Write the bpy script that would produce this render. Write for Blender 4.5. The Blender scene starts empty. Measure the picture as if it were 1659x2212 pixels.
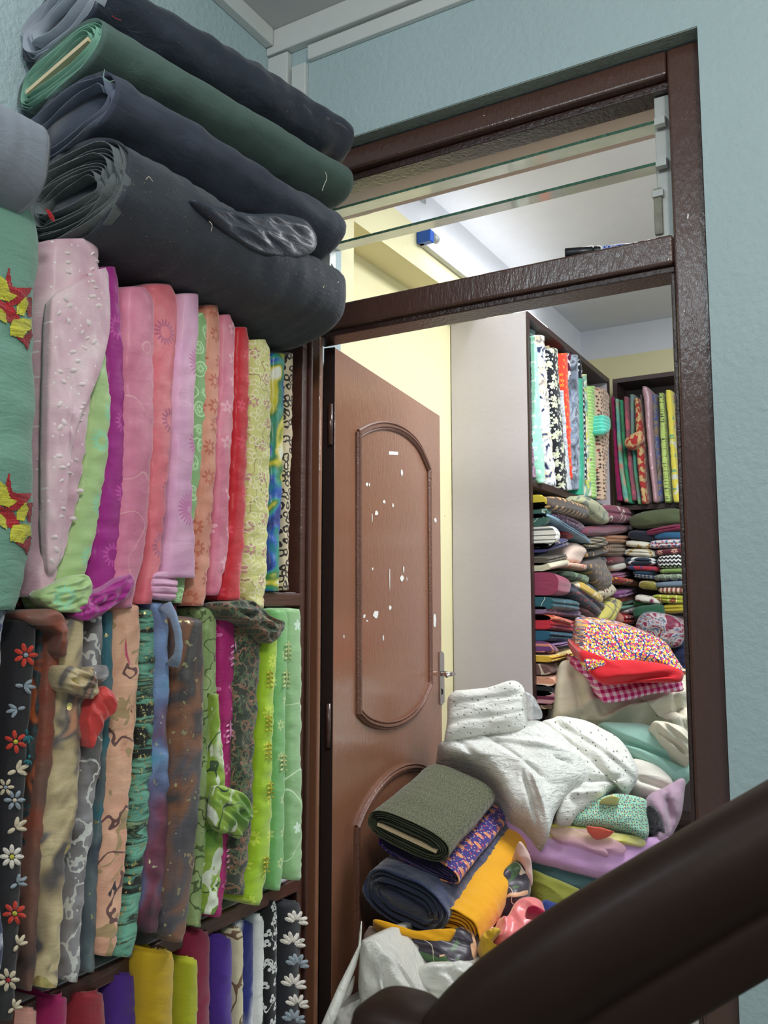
import bpy, math, random
from mathutils import Vector, Matrix, noise
from mathutils.bvhtree import BVHTree
random.seed(7)
SC = bpy.context.scene
COL = SC.collection
H = 1.5                     # eye height above the floor
# ---------------------------------------------------------------- camera
F_PX = 1851.5
yaw, pitch = math.radians(30), math.radians(6.25)
cd = bpy.data.cameras.new('camera'); cam = bpy.data.objects.new('camera', cd); COL.objects.link(cam)
cd.sensor_fit = 'HORIZONTAL'; cd.sensor_width = 36; cd.lens = F_PX / 1659 * 36
cam.location = (0, 0, H); cam.rotation_euler = (math.pi / 2 + pitch, 0, yaw)
cd.clip_start = 0.02
cd.dof.use_dof = True; cd.dof.focus_distance = 2.0; cd.dof.aperture_fstop = 24
SC.camera = cam
MR = Matrix.Rotation(yaw, 3, 'Z') @ Matrix.Rotation(math.pi / 2 + pitch, 3, 'X')
FWD = MR @ Vector((0, 0, -1))
# ---------------------------------------------------------------- world, lamps, exposure
SC.view_settings.view_transform = 'Standard'; SC.view_settings.look = 'None'
SC.view_settings.exposure = 0.16; SC.view_settings.gamma = 1; SC.view_settings.use_curve_mapping = False
w = bpy.data.worlds.new('world'); SC.world = w; w.use_nodes = True
w.node_tree.nodes['Background'].inputs[0].default_value = (0.80, 0.88, 0.92, 1)
w.node_tree.nodes['Background'].inputs[1].default_value = 0.36
def area(name, loc, size, power, col, rot=(0, 0, 0), sy=None):
    l = bpy.data.lights.new(name, 'AREA'); l.energy = power; l.color = col; l.size = size
    if sy: l.shape = 'RECTANGLE'; l.size_y = sy
    o = bpy.data.objects.new(name, l); COL.objects.link(o); o.location = loc; o.rotation_euler = rot
    return o
def bulb(name, loc, rad, power, col):
    l = bpy.data.lights.new(name, 'POINT'); l.energy = power; l.color = col; l.shadow_soft_size = rad
    o = bpy.data.objects.new(name, l); COL.objects.link(o); o.location = loc
bulb('ceiling_bulb', (0.45, -0.15, 2.62), .14, 46, (1.0, 0.98, 0.94))
bulb('left_bulb', (-0.72, 0.05, 2.62), .10, 13, (0.80, 0.92, 1.0))
area('back_room_fill', (-0.25, 2.5, 2.82), 0.7, 35, (0.93, 0.96, 1.0))  # unseen area light added to brighten the back room and cabinet end panel
area('back_room_fill_right', (1.42, 3.0, 2.45), 0.06, 10, (0.90, 0.94, 1.0), rot=(0, math.radians(90), 0), sy=1.2)  # added fill from the right, no fixture; lifts back room ceiling and walls

# ---------------------------------------------------------------- pixel helpers
def ray(x, y):
    return MR @ Vector(((x - 829.5) / F_PX, -(y - 1106) / F_PX, -1.0))
def atX(x, y, X):
    r = ray(x, y); p = r * (X / r.x); p.z += H; return p
def atY(x, y, Y):
    r = ray(x, y); p = r * (Y / r.y); p.z += H; return p
def atD(x, y, d):
    p = ray(x, y) * d; p.z += H; return p
def place(x, y, pl):
    k = pl[0]
    if k == 'X': return atX(x, y, pl[1])
    if k == 'Y': return atY(x, y, pl[1])
    d = pl[1] + (pl[3] * (x - pl[2][0]) + pl[4] * (y - pl[2][1])) / 1000.0 if len(pl) > 2 else pl[1]
    return atD(x, y, d)
c7 = lambda x, y: (1120 + x * .2411, 1040 + y * .2411)
c8 = lambda x, y: (700 + x * .5063, 1440 + y * .5063)
c6 = lambda x, y: (1120 + x * .2291, 660 + y * .2291)
def lin(c):
    c = c / 255.0
    return c / 12.92 if c <= 0.04045 else ((c + 0.055) / 1.055) ** 2.4
def C4(c): return (lin(c[0]), lin(c[1]), lin(c[2]), 1)

# ---------------------------------------------------------------- object helpers
def setp(o, label=None, cat=None, group=None, kind=None):
    if label: o['label'] = label
    if cat: o['category'] = cat
    if group: o['group'] = group
    if kind: o['kind'] = kind
    return o
def mk(name, vs, fs, mat, parent=None, smooth=True, origin=None):
    me = bpy.data.meshes.new(name)
    if parent is not None:
        pw = WORLD.get(parent.name, Vector((0, 0, 0)))
        base = pw
    else:
        if origin is None:
            n = len(vs); sx = sum(v[0] for v in vs) / n; sy = sum(v[1] for v in vs) / n; mz = min(v[2] for v in vs)
            origin = Vector((sx, sy, mz))
        base = Vector(origin)
    me.from_pydata([tuple(Vector(v) - base) for v in vs], [], fs)
    me.update()
    o = bpy.data.objects.new(name, me); COL.objects.link(o)
    if smooth:
        me.polygons.foreach_set('use_smooth', [True] * len(me.polygons))
    if mat: me.materials.append(mat)
    if parent is not None: o.parent = parent
    else: o.location = base
    WORLD[o.name] = base
    return o
WORLD = {}
def empty(name, loc, label, cat, group=None):
    o = bpy.data.objects.new(name, None); COL.objects.link(o); o.location = loc; o.empty_display_size = .05
    WORLD[o.name] = Vector(loc); return setp(o, label, cat, group)
def boxvf(x0, x1, y0, y1, z0, z1):
    v = [(x0, y0, z0), (x1, y0, z0), (x1, y1, z0), (x0, y1, z0), (x0, y0, z1), (x1, y0, z1), (x1, y1, z1), (x0, y1, z1)]
    f = [(0, 3, 2, 1), (4, 5, 6, 7), (0, 1, 5, 4), (1, 2, 6, 5), (2, 3, 7, 6), (3, 0, 4, 7)]
    return v, f
def box(name, x0, x1, y0, y1, z0, z1, mat, parent=None, bev=0, kind=None):
    v, f = boxvf(x0, x1, y0, y1, z0, z1)
    o = mk(name, v, f, mat, parent, smooth=False)
    if bev:
        m = o.modifiers.new('bevel', 'BEVEL'); m.width = bev; m.segments = 3
    if kind: o['kind'] = kind
    return o
def boxes(name, lst, mat, parent=None, bev=0):
    V, Fc = [], []
    for b in lst:
        v, f = boxvf(*b); n = len(V); V += v; Fc += [tuple(i + n for i in q) for q in f]
    o = mk(name, V, Fc, mat, parent, smooth=False)
    if bev:
        m = o.modifiers.new('bevel', 'BEVEL'); m.width = bev; m.segments = 2
    return o
def tube(name, pts, r, mat, parent=None, n=8, closed=False, sx=1.0, flat=None):
    V, Fc = [], []
    P = [Vector(p) for p in pts]; N = len(P)
    for i, p in enumerate(P):
        t = (P[(i + 1) % N] - P[i - 1]) if closed else (P[min(i + 1, N - 1)] - P[max(i - 1, 0)])
        t.normalize()
        up = Vector(flat) if flat else (Vector((0, 0, 1)) if abs(t.z) < .9 else Vector((1, 0, 0)))
        a = t.cross(up).normalized(); b = a.cross(t).normalized()
        rr = r[i] if isinstance(r, (list, tuple)) else r
        for k in range(n):
            q = 2 * math.pi * k / n
            V.append(p + a * rr * math.cos(q) * sx + b * rr * math.sin(q))
    for i in range(N if closed else N - 1):
        j = (i + 1) % N
        for k in range(n):
            k2 = (k + 1) % n
            Fc.append((i * n + k, i * n + k2, j * n + k2, j * n + k))
    if not closed:
        Fc.append(tuple(range(n))[::-1]); Fc.append(tuple((N - 1) * n + k for k in range(n)))
    return mk(name, V, Fc, mat, parent)

# ---------------------------------------------------------------- materials
class NB:
    def __init__(s, mat):
        mat.use_nodes = True; s.t = mat.node_tree; s.bsdf = s.t.nodes['Principled BSDF']
    def n(s, typ, **kw):
        nd = s.t.nodes.new(typ)
        for k, v in kw.items(): setattr(nd, k, v)
        return nd
    def link(s, a, b): s.t.links.new(a, b)
    def put(s, inp, v):
        if hasattr(v, 'type') and hasattr(v, 'is_linked'): s.link(v, inp)
        else: inp.default_value = v
    def m(s, op, a, b=None, c=None):
        nd = s.n('ShaderNodeMath', operation=op); s.put(nd.inputs[0], a)
        if b is not None: s.put(nd.inputs[1], b)
        if c is not None: s.put(nd.inputs[2], c)
        return nd.outputs[0]
    def mix(s, f, a, b):
        nd = s.n('ShaderNodeMix', data_type='RGBA'); s.put(nd.inputs[0], f); s.put(nd.inputs[6], a); s.put(nd.inputs[7], b)
        return nd.outputs[2]
    def coords(s, pl='P', sc=(1, 1, 1)):
        tc = s.n('ShaderNodeTexCoord'); v = tc.outputs['Object']
        if pl == 'P':
            mp = s.n('ShaderNodeMapping'); mp.inputs['Scale'].default_value = sc; s.link(v, mp.inputs[0]); return mp.outputs[0]
        if pl == 'C':
            mp = s.n('ShaderNodeMapping'); mp.inputs['Rotation'].default_value = (0, 0, -yaw); s.link(v, mp.inputs[0]); v = mp.outputs[0]
        sp = s.n('ShaderNodeSeparateXYZ'); s.link(v, sp.inputs[0])
        cb = s.n('ShaderNodeCombineXYZ')
        o = {'YZ': (1, 2), 'XZ': (0, 2), 'XY': (0, 1), 'C': (0, 2)}[pl]
        s.link(s.m('MULTIPLY', sp.outputs[o[0]], sc[0]), cb.inputs[0]); s.link(s.m('MULTIPLY', sp.outputs[o[1]], sc[1]), cb.inputs[1])
        return cb.outputs[0]
    def noise(s, vec, scale, detail=3, rough=.5, dist=0):
        nd = s.n('ShaderNodeTexNoise'); s.link(vec, nd.inputs['Vector']); nd.inputs['Scale'].default_value = scale
        nd.inputs['Detail'].default_value = detail; nd.inputs['Roughness'].default_value = rough; nd.inputs['Distortion'].default_value = dist
        return nd
    def ramp(s, fac, stops, interp='LINEAR'):
        nd = s.n('ShaderNodeValToRGB'); s.link(fac, nd.inputs[0]); cr = nd.color_ramp; cr.interpolation = interp
        while len(cr.elements) < len(stops): cr.elements.new(.5)
        for e, (p, c) in zip(cr.elements, stops): e.position = p; e.color = C4(c)
        return nd.outputs[0]
MC = {}
def mask(b, kind, p, pl):
    """a 0..1 mask for one printed or stitched layer"""
    if kind == 'dots':      # scale, radius
        v = b.n('ShaderNodeTexVoronoi', voronoi_dimensions='2D'); b.link(b.coords(pl), v.inputs['Vector']); v.inputs['Scale'].default_value = p[0]
        v.inputs['Randomness'].default_value = p[2] if len(p) > 2 else .7
        return b.m('LESS_THAN', v.outputs['Distance'], p[1])
    if kind == 'ring':      # scale, r0, r1
        nz = b.noise(b.coords('P'), p[0] * .8, 2); 
        v = b.n('ShaderNodeTexVoronoi', voronoi_dimensions='2D')
        ad = b.n('ShaderNodeVectorMath', operation='MULTIPLY_ADD'); b.link(nz.outputs['Color'], ad.inputs[0]); ad.inputs[1].default_value = (.012, .012, 0); b.link(b.coords(pl), ad.inputs[2])
        b.link(ad.outputs[0], v.inputs['Vector']); v.inputs['Scale'].default_value = p[0]
        d = v.outputs['Distance']
        return b.m('MULTIPLY', b.m('LESS_THAN', d, p[2]), b.m('GREATER_THAN', d, p[1]))
    if kind in ('flower', 'petals'):    # scale, radius, n, inner
        cv = b.coords(pl, (p[0], p[0], 1))
        v = b.n('ShaderNodeTexVoronoi', voronoi_dimensions='2D'); b.link(cv, v.inputs['Vector']); v.inputs['Scale'].default_value = 1
        v.inputs['Randomness'].default_value = p[4] if len(p) > 4 else .55
        d = b.n('ShaderNodeVectorMath', operation='SUBTRACT'); b.link(cv, d.inputs[0]); b.link(v.outputs['Position'], d.inputs[1])
        sp = b.n('ShaderNodeSeparateXYZ'); b.link(d.outputs[0], sp.inputs[0])
        r = v.outputs['Distance']; a = b.m('ARCTAN2', sp.outputs[0], sp.outputs[1])
        c = b.m('ABSOLUTE', b.m('COSINE', b.m('MULTIPLY', a, p[2] / 2)))
        R = b.m('MULTIPLY', b.m('MULTIPLY_ADD', c, .6, .4), p[1])
        mk_ = b.m('LESS_THAN', r, R)
        if len(p) > 3 and p[3] > 0: mk_ = b.m('MULTIPLY', mk_, b.m('GREATER_THAN', r, p[3]))
        return mk_
    if kind == 'lines':     # scale, width (contour lines of noise: vines, veins, paisley)
        nz = b.noise(b.coords('P'), p[0], p[2] if len(p) > 2 else 1)
        kk = p[3] if len(p) > 3 else 3; kk += 1 - kk % 2
        f = b.m('FRACT', b.m('MULTIPLY', nz.outputs['Fac'], kk))
        return b.m('LESS_THAN', b.m('ABSOLUTE', b.m('SUBTRACT', f, .5)), p[1])
    if kind == 'blobs':     # scale, threshold
        nz = b.noise(b.coords('P', p[2] if len(p) > 2 else (1, 1, 1)), p[0], 2, .5, p[3] if len(p) > 3 else .6)
        nd = b.n('ShaderNodeMapRange'); b.link(nz.outputs['Fac'], nd.inputs[0]); nd.inputs[1].default_value = p[1] - .065; nd.inputs[2].default_value = p[1] - .05
        return nd.outputs[0]
    if kind == 'stripe':    # freq(1/m), duty, angle, wobble
        cv = b.coords(pl); sp = b.n('ShaderNodeSeparateXYZ'); b.link(cv, sp.inputs[0]); a = p[2] if len(p) > 2 else 0
        u = b.m('ADD', b.m('MULTIPLY', sp.outputs[0], math.cos(a) * p[0]), b.m('MULTIPLY', sp.outputs[1], math.sin(a) * p[0]))
        if len(p) > 3 and p[3]:
            u = b.m('ADD', u, b.m('MULTIPLY', b.noise(b.coords('P'), 25, 1).outputs['Fac'], p[3]))
        return b.m('LESS_THAN', b.m('FRACT', u), p[1])
    if kind == 'zig':       # freq, duty, zig
        cv = b.coords(pl); sp = b.n('ShaderNodeSeparateXYZ'); b.link(cv, sp.inputs[0])
        z = b.m('MULTIPLY', b.m('PINGPONG', b.m('MULTIPLY', sp.outputs[0], p[0]), .5), p[2])
        return b.m('LESS_THAN', b.m('FRACT', b.m('ADD', b.m('MULTIPLY', sp.outputs[1], p[0]), z)), p[1])
    if kind == 'specks':    # scale, threshold
        nz = b.noise(b.coords('P'), p[0], 2, .7)
        return b.m('GREATER_THAN', nz.outputs['Fac'], p[1])
    raise ValueError(kind)
def fab(key, base, layers=(), pl='YZ', rough=.85, sheen=.25, bump=.25, metal=None, noisep=(8, 3, 1.0), stretch=(1, 1, 1), coat=0, wr=0.5, alpha=1, weave=900, trans=0):
    """a woven cloth: base colour or a soft colour print, printed layers on top, weave and crease bump"""
    if key in MC: return MC[key]
    m = bpy.data.materials.new('fabric_' + key); b = NB(m); P = b.bsdf
    if isinstance(base[0], (int, float)):
        nz = b.noise(b.coords('P'), 14, 3)
        col = b.mix(b.m('MULTIPLY', nz.outputs['Fac'], .22), C4(base), C4([c * .72 for c in base]))
    else:
        nz = b.noise(b.coords('P', stretch), noisep[0], noisep[1], .55, noisep[2])
        n = len(base); col = b.ramp(nz.outputs['Fac'], [(.34 + .32 * i / max(1, n - 1), c) for i, c in enumerate(base)])
    metalf = None
    for L in layers:
        k = mask(b, L[0], L[2:], pl)
        col = b.mix(k, col, C4(L[1]))
    if metal:       # (scale, thr, colour): woven metallic thread
        k = mask(b, 'specks', metal[:2], pl); col = b.mix(k, col, C4(metal[2])); b.link(b.m('MULTIPLY', k, .8), P.inputs['Metallic']);
        b.link(b.m('SUBTRACT', rough, b.m('MULTIPLY', k, rough - .3)), P.inputs['Roughness'])
    else: P.inputs['Roughness'].default_value = rough
    b.link(col, P.inputs['Base Color'])
    P.inputs['Sheen Weight'].default_value = sheen; P.inputs['Sheen Roughness'].default_value = .5
    P.inputs['Specular IOR Level'].default_value = .3
    if coat: P.inputs['Coat Weight'].default_value = coat; P.inputs['Coat Roughness'].default_value = .25
    if trans: P.inputs['Transmission Weight'].default_value = trans
    if alpha < 1: P.inputs['Alpha'].default_value = alpha
    wv = b.noise(b.coords('P'), weave, 1); cr = b.noise(b.coords('P', (.8, .8, 2.4)), 22, 6, .62, .9)
    h = b.m('ADD', b.m('MULTIPLY', wv.outputs['Fac'], .12), b.m('MULTIPLY', cr.outputs['Fac'], wr * 2))
    bp = b.n('ShaderNodeBump'); bp.inputs['Strength'].default_value = bump; bp.inputs['Distance'].default_value = .01
    b.link(h, bp.inputs['Height']); b.link(bp.outputs[0], P.inputs['Normal'])
    MC[key] = m; return m
def plain(key, col, rough=.5, metal=0, bump=0, bscale=60, coat=0, var=.12, vscale=6, spec=.5, bstretch=(1, 1, 1), croough=.1, emit=0, speck=None):
    if key in MC: return MC[key]
    m = bpy.data.materials.new(key); b = NB(m); P = b.bsdf
    nz = b.noise(b.coords('P'), vscale, 4, .6)
    c = b.mix(b.m('MULTIPLY', nz.outputs['Fac'], 1.0), C4(col), C4([x * (1 - 2 * var) for x in col]))
    if speck:
        for (sc, th, cc) in speck: c = b.mix(mask(b, 'specks', (sc, th), 'P'), c, C4(cc))
    b.link(c, P.inputs['Base Color'])
    P.inputs['Roughness'].default_value = rough; P.inputs['Metallic'].default_value = metal; P.inputs['Specular IOR Level'].default_value = spec
    if coat: P.inputs['Coat Weight'].default_value = coat; P.inputs['Coat Roughness'].default_value = croough
    if bump:
        n2 = b.noise(b.coords('P', bstretch), bscale, 4, .6)
        bp = b.n('ShaderNodeBump'); bp.inputs['Strength'].default_value = bump; bp.inputs['Distance'].default_value = .01
        b.link(n2.outputs['Fac'], bp.inputs['Height']); b.link(bp.outputs[0], P.inputs['Normal'])
        if coat: b.link(bp.outputs[0], P.inputs['Coat Normal'])
    if emit: P.inputs['Emission Color'].default_value = C4(col); P.inputs['Emission Strength'].default_value = emit
    MC[key] = m; return m

M_WALL = plain('blue_green_wall_paint', (174, 194, 197), .55, bump=.4, bscale=70, var=.05, vscale=1.5, spec=.35, speck=[(38, .80, (112, 128, 120))])
M_LEDGE = plain('raw_plaster', (150, 162, 154), .9, bump=.8, bscale=90)
M_CEIL = plain('ceiling_paint', (190, 190, 188), .8, var=.03)
M_YEL = plain('yellow_wall_paint', (238, 229, 182), .6, bump=.15, bscale=30, var=.04, vscale=2, speck=[(30, .76, (190, 170, 120))])
M_WHT = plain('white_wall_paint', (231, 231, 236), .7, bump=.1, var=.03)
M_PLAST = plain('white_plastic_trunking', (205, 208, 204), .45, var=.03)
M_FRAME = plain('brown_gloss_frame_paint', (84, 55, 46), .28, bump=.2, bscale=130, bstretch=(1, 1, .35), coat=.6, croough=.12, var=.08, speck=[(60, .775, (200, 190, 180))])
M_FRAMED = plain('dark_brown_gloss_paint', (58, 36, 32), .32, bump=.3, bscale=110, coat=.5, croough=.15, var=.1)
M_DOOR = plain('brown_gloss_door_paint', (150, 101, 76), .24, bump=.12, bscale=120, bstretch=(1, 1, .3), coat=.8, croough=.07, var=.06, vscale=3)
M_MOLD = plain('door_moulding_paint', (128, 82, 62), .35, coat=.4, bump=.4, bscale=150)
M_CAB = plain('lilac_white_laminate', (205, 198, 202), .45, var=.03, bump=.05)
M_CABD = plain('cabinet_dark_edge', (64, 46, 44), .4, var=.1)
M_CABI = plain('cabinet_interior', (92, 80, 78), .6, var=.08)
M_SHELF = plain('shelf_dark_wood', (88, 52, 44), .35, coat=.3, var=.12, bump=.2, bstretch=(1, .1, 1))
M_SHTOP = plain('shelf_paper_lining', (214, 210, 214), .8, var=.06, vscale=20)
M_RAIL = plain('dark_varnished_wood', (38, 20, 12), .5, spec=.16, coat=.05, croough=.3, var=.22, vscale=9, bump=.08, bscale=20)
M_ALU = plain('painted_aluminium', (186, 190, 186), .45, metal=.2, var=.06, bump=.1)
M_CHROME = plain('chrome', (215, 215, 215), .12, metal=1, var=.02)
M_TILE = plain('floor_tile', (206, 200, 186), .25, var=.06, vscale=3)
M_PAPER = plain('paper_scrap', (236, 234, 228), .8, var=.03)
M_WOOD = plain('bare_wood_board', (222, 198, 160), .7, var=.1)
M_BLUEPL = plain('blue_plastic', (28, 96, 205), .3, var=.05)
M_TUBEM = plain('lit_led_tube', (248, 252, 255), .4, emit=7, var=0)
M_BLACKPL = plain('black_plastic', (22, 26, 32), .35, var=.05)
M_LABELB = plain('blue_label', (40, 82, 180), .4, var=.03)
M_WHITEP = plain('white_ink', (235, 238, 240), .5, var=0)
M_HOLE = plain('keyhole_black', (12, 12, 14), .8, var=0)

# ================================================================ THE SETTING
ZC1 = H + 1.416
box('wall_left', -1.33, -1.246, -1.2, 1.6, 0, ZC1, M_WALL, kind='structure')
XR0, XR1, ZT = -1.20, -.242, H + 1.087
boxes('wall_front', [(-1.33, XR0, 1.6, 1.85, 0, ZC1), (XR1, 1.5, 1.6, 1.85, 0, ZC1), (XR0, XR1, 1.6, 1.85, ZT, ZC1)], M_WALL)['kind'] = 'structure'
box('ceiling', -1.33, 1.5, -1.2, 1.85, ZC1, ZC1 + .06, M_CEIL, kind='structure')
box('floor', -1.4, 1.5, -1.2, 4.1, -.05, 0, M_TILE, kind='structure')
box('wall_right', 1.45, 1.5, -1.2, 4.1, 0, ZC1, M_WALL, kind='structure')
# raw plaster strip under the edge of the recess
box('trim_1', XR0, XR1, 1.6, 1.634, ZT - .003, ZT - .001, M_LEDGE, kind='structure')
box('trim_3', XR0, XR1, 1.716, 1.85, ZT - .06, ZT - .001, plain('pinkish_plaster', (212, 192, 178), .8, var=.05), kind='structure')
# back room
ZC2 = H + 1.348; XP = -1.22; XW = -1.335; YF = 4.06; ZB = H + 1.205
bw = boxes('wall_back_room_left', [(XW - .06, XW, 1.85, YF, 0, H + 1.07), (XW, XP, 1.85, 1.945, 0, ZB), (XW, XP, 1.945, YF, H + 1.07, ZB)], M_YEL); bw['kind'] = 'structure'
box('wall_back_room_beam', XW, XP, 1.85, YF, ZB, ZC2, M_WHT, kind='structure')
box('wall_back_room_far', XW - .06, 1.5, YF, YF + .06, 0, H + 1.2, M_YEL, kind='structure')
box('wall_back_room_far_band', XW - .06, 1.5, YF, YF + .06, H + 1.2, ZC2, M_WHT, kind='structure')
box('ceiling_back_room', XW - .06, 1.5, 1.85, YF, ZC2, ZC2 + .06, M_WHT, kind='structure')
# white plastic trunking in the corner of the front room
t = empty('cable_trunking', (-1.2, 1.58, ZC1 - .05), 'white plastic cable trunking running along the ceiling corner and down the wall', 'cable trunking')
box('long_trunking', -1.246, 1.45, 1.575, 1.6, ZC1 - .062, ZC1, M_PLAST, t, .003)
box('long_trunking', -1.13, 1.45, 1.585, 1.6, ZC1 - .105, ZC1 - .068, M_PLAST, t, .003)
box('upright_trunking', -1.246, -1.185, 1.58, 1.6, H + .75, ZC1 - .066, M_PLAST, t, .003)
box('upright_trunking', -1.177, -1.135, 1.585, 1.6, H + .75, ZC1 - .108, M_PLAST, t, .003)
box('side_trunking', -1.246, -1.222, -1.0, 1.572, ZC1 - .045, ZC1, M_PLAST, t, .003)
# duct on the back room pillar
box('trim_2', XP, XP + .05, 1.86, 1.96, H + 1.085, H + 1.15, M_PLAST, bev=.004, kind='structure')

# ---------------------------------------------------------------- door frame with louvre window over it
Y0, Y1 = 1.635, 1.715
JX = -.307
fr = empty('door_frame', (-.72, 1.67, 0), 'dark brown gloss painted door frame with a window opening over the crossbar', 'door frame')
box('jamb', JX, XR1 - .001, Y0, Y1, 0, ZT - .004, M_FRAME, fr, .006)
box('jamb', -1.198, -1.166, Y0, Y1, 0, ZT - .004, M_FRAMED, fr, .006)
box('jamb_face', -1.1655, -1.1225, Y0 + .006, Y0 + .02, 0, H + .641, M_DOOR, fr, .004)
box('lintel', -1.154, JX - .001, Y0, Y1, H + 1.032, ZT - .004, M_FRAME, fr, .005)
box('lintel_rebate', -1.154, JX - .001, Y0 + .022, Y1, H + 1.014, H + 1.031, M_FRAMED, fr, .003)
box('crossbar', -1.154, JX - .001, Y0, Y1, H + .650, H + .707, M_FRAME, fr, .005)
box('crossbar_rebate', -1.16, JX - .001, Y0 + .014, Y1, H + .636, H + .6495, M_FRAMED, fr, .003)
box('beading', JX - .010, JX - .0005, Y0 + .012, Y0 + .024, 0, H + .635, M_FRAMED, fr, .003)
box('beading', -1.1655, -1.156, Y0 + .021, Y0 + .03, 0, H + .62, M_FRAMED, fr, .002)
for (px, py, wd, hh) in ((1486, 467, .004, .014), (1478, 672, .003, .005), (1444, 560, .003, .006)):
    p = atY(px, py, Y0 - .0006)
    mk('paint_chip', [p + Vector((-wd / 2, 0, -hh * .2)), p + Vector((0, 0, -hh / 2)), p + Vector((wd / 2, 0, .1 * hh)), p + Vector((wd * .1, 0, hh / 2))], [(0, 1, 2, 3)], M_PAPER, fr, False)

lv = empty('louvre_window', (-.72, 1.68, H + .71), 'open louvre window of glass slats above the door', 'window')
box('side_channel', JX - .034, JX - .002, 1.672, 1.70, H + .711, H + 1.012, M_ALU, lv, .002)
box('side_channel', -1.150, -1.118, 1.672, 1.70, H + .711, H + 1.012, M_ALU, lv, .002)
glass = bpy.data.materials.new('louvre_glass'); gb = NB(glass)
gb.bsdf.inputs['Base Color'].default_value = C4((228, 230, 218)); gb.bsdf.inputs['Roughness'].default_value = .12
tr = gb.n('ShaderNodeBsdfTransparent'); tr.inputs[0].default_value = (.9, .95, .9, 1); mx = gb.n('ShaderNodeMixShader')
nzg = gb.noise(gb.coords('P'), 30, 3); gb.link(gb.m('MULTIPLY_ADD', nzg.outputs['Fac'], .25, .66), mx.inputs[0])
gb.link(tr.outputs[0], mx.inputs[1]); gb.link(gb.bsdf.outputs[0], mx.inputs[2]); gb.link(mx.outputs[0], gb.t.nodes['Material Output'].inputs[0])
M_GEDGE = plain('green_glass_edge', (88, 150, 122), .15, bump=.9, bscale=200, var=.35, vscale=150, coat=1)
for (l0, r0, r1) in (((700, 462), (1405, 262), (1405, 289)), ((690, 537), (1412, 352), (1412, 374))):
    a = atY(*l0, 1.655); bq = atY(*r0, 1.655); cq = atY(*r1, 1.735)
    z0 = (a.z + bq.z) / 2; z1 = cq.z; x0, x1 = -1.135, JX - .022
    sl = mk('glass_slat', [(x0, 1.655, z0 - .0025), (x1, 1.655, z0 - .0025), (x1, 1.735, z1 - .0025), (x0, 1.735, z1 - .0025), (x0, 1.655, z0 + .0025), (x1, 1.655, z0 + .0025), (x1, 1.735, z1 + .0025), (x0, 1.735, z1 + .0025)],
       [(0, 3, 2, 1), (4, 5, 6, 7), (1, 2, 6, 5), (2, 3, 7, 6), (3, 0, 4, 7)], glass, lv, False)
    mk('slat_edge', [(x0, 1.6545, z0 - .0028), (x1, 1.6545, z0 - .0028), (x1, 1.6545, z0 + .0028), (x0, 1.6545, z0 + .0028)] + [(x0, 1.656, z0 - .0028), (x1, 1.656, z0 - .0028), (x1, 1.656, z0 + .0028), (x0, 1.656, z0 + .0028)],
       [(0, 1, 2, 3), (3, 2, 6, 7), (1, 0, 4, 5), (7, 6, 5, 4)], M_GEDGE, sl, False)
    for xx, s in ((x1, 1), (x0, -1)):
        V, Fc = [], []
        prof = [(-.006, -.010), (.004, -.012), (.05, -.009 + (z1 - z0) * .6), (.078, (z1 - z0) - .004), (.078, (z1 - z0) + .006), (.05, (z1 - z0) * .6 + .008), (.004, .008), (-.006, .004)]
        for dx in (-.008, .012):
            for (py, pz) in prof: V.append((xx + dx * s, 1.655 + py, z0 + pz))
        n = len(prof)
        Fc = [tuple(range(n))[::-1], tuple(range(n, 2 * n))] + [(i, (i + 1) % n, n + (i + 1) % n, n + i) for i in range(n)]
        mk('slat_clip', V, Fc, M_ALU, lv, False)
# empty clips and the loose ring lever on the left channel
for (px, py, ln) in ((690, 608, .07), (690, 622, .085)):
    p = atY(px, py, 1.655); box('slat_clip', -1.14, -1.118, 1.655, 1.655 + ln, p.z - .004, p.z + .003, M_ALU, lv, .001)
p0 = atY(697, 556, 1.68); V, Fc = [], []
ring = []
for i in range(28):
    q = 2 * math.pi * i / 28
    tpx = 714 + 7 * math.sin(q) * (1 if math.cos(q) > 0 else 1.15) - 3 * math.cos(q) * 3.0; tpy = 575 - 20 * math.cos(q) + 3 * math.sin(q)
    ring.append(atY(tpx, tpy, 1.68))
cen = atY(715, 577, 1.68); hole = [cen + (r - cen) * .42 for r in ring]
V = ring + hole + [r + Vector((0, .003, 0)) for r in ring] + [r + Vector((0, .003, 0)) for r in hole]; n = 28
for i in range(n):
    j = (i + 1) % n
    Fc += [(i, j, n + j, n + i), (2 * n + j, 2 * n + i, 3 * n + i, 3 * n + j), (j, i, 2 * n + i, 2 * n + j), (n + i, n + j, 3 * n + j, 3 * n + i)]
mk('ring_lever', V, Fc, M_ALU, lv, False)
box('operating_handle', JX - .04, JX - .024, 1.665, 1.675, H + .725, H + .82, plain('worn_aluminium', (160, 158, 140), .5, var=.3, vscale=40), lv, .002)
box('operating_handle', JX - .042, JX - .02, 1.66, 1.68, H + .80, H + .815, M_ALU, lv, .002)

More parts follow.
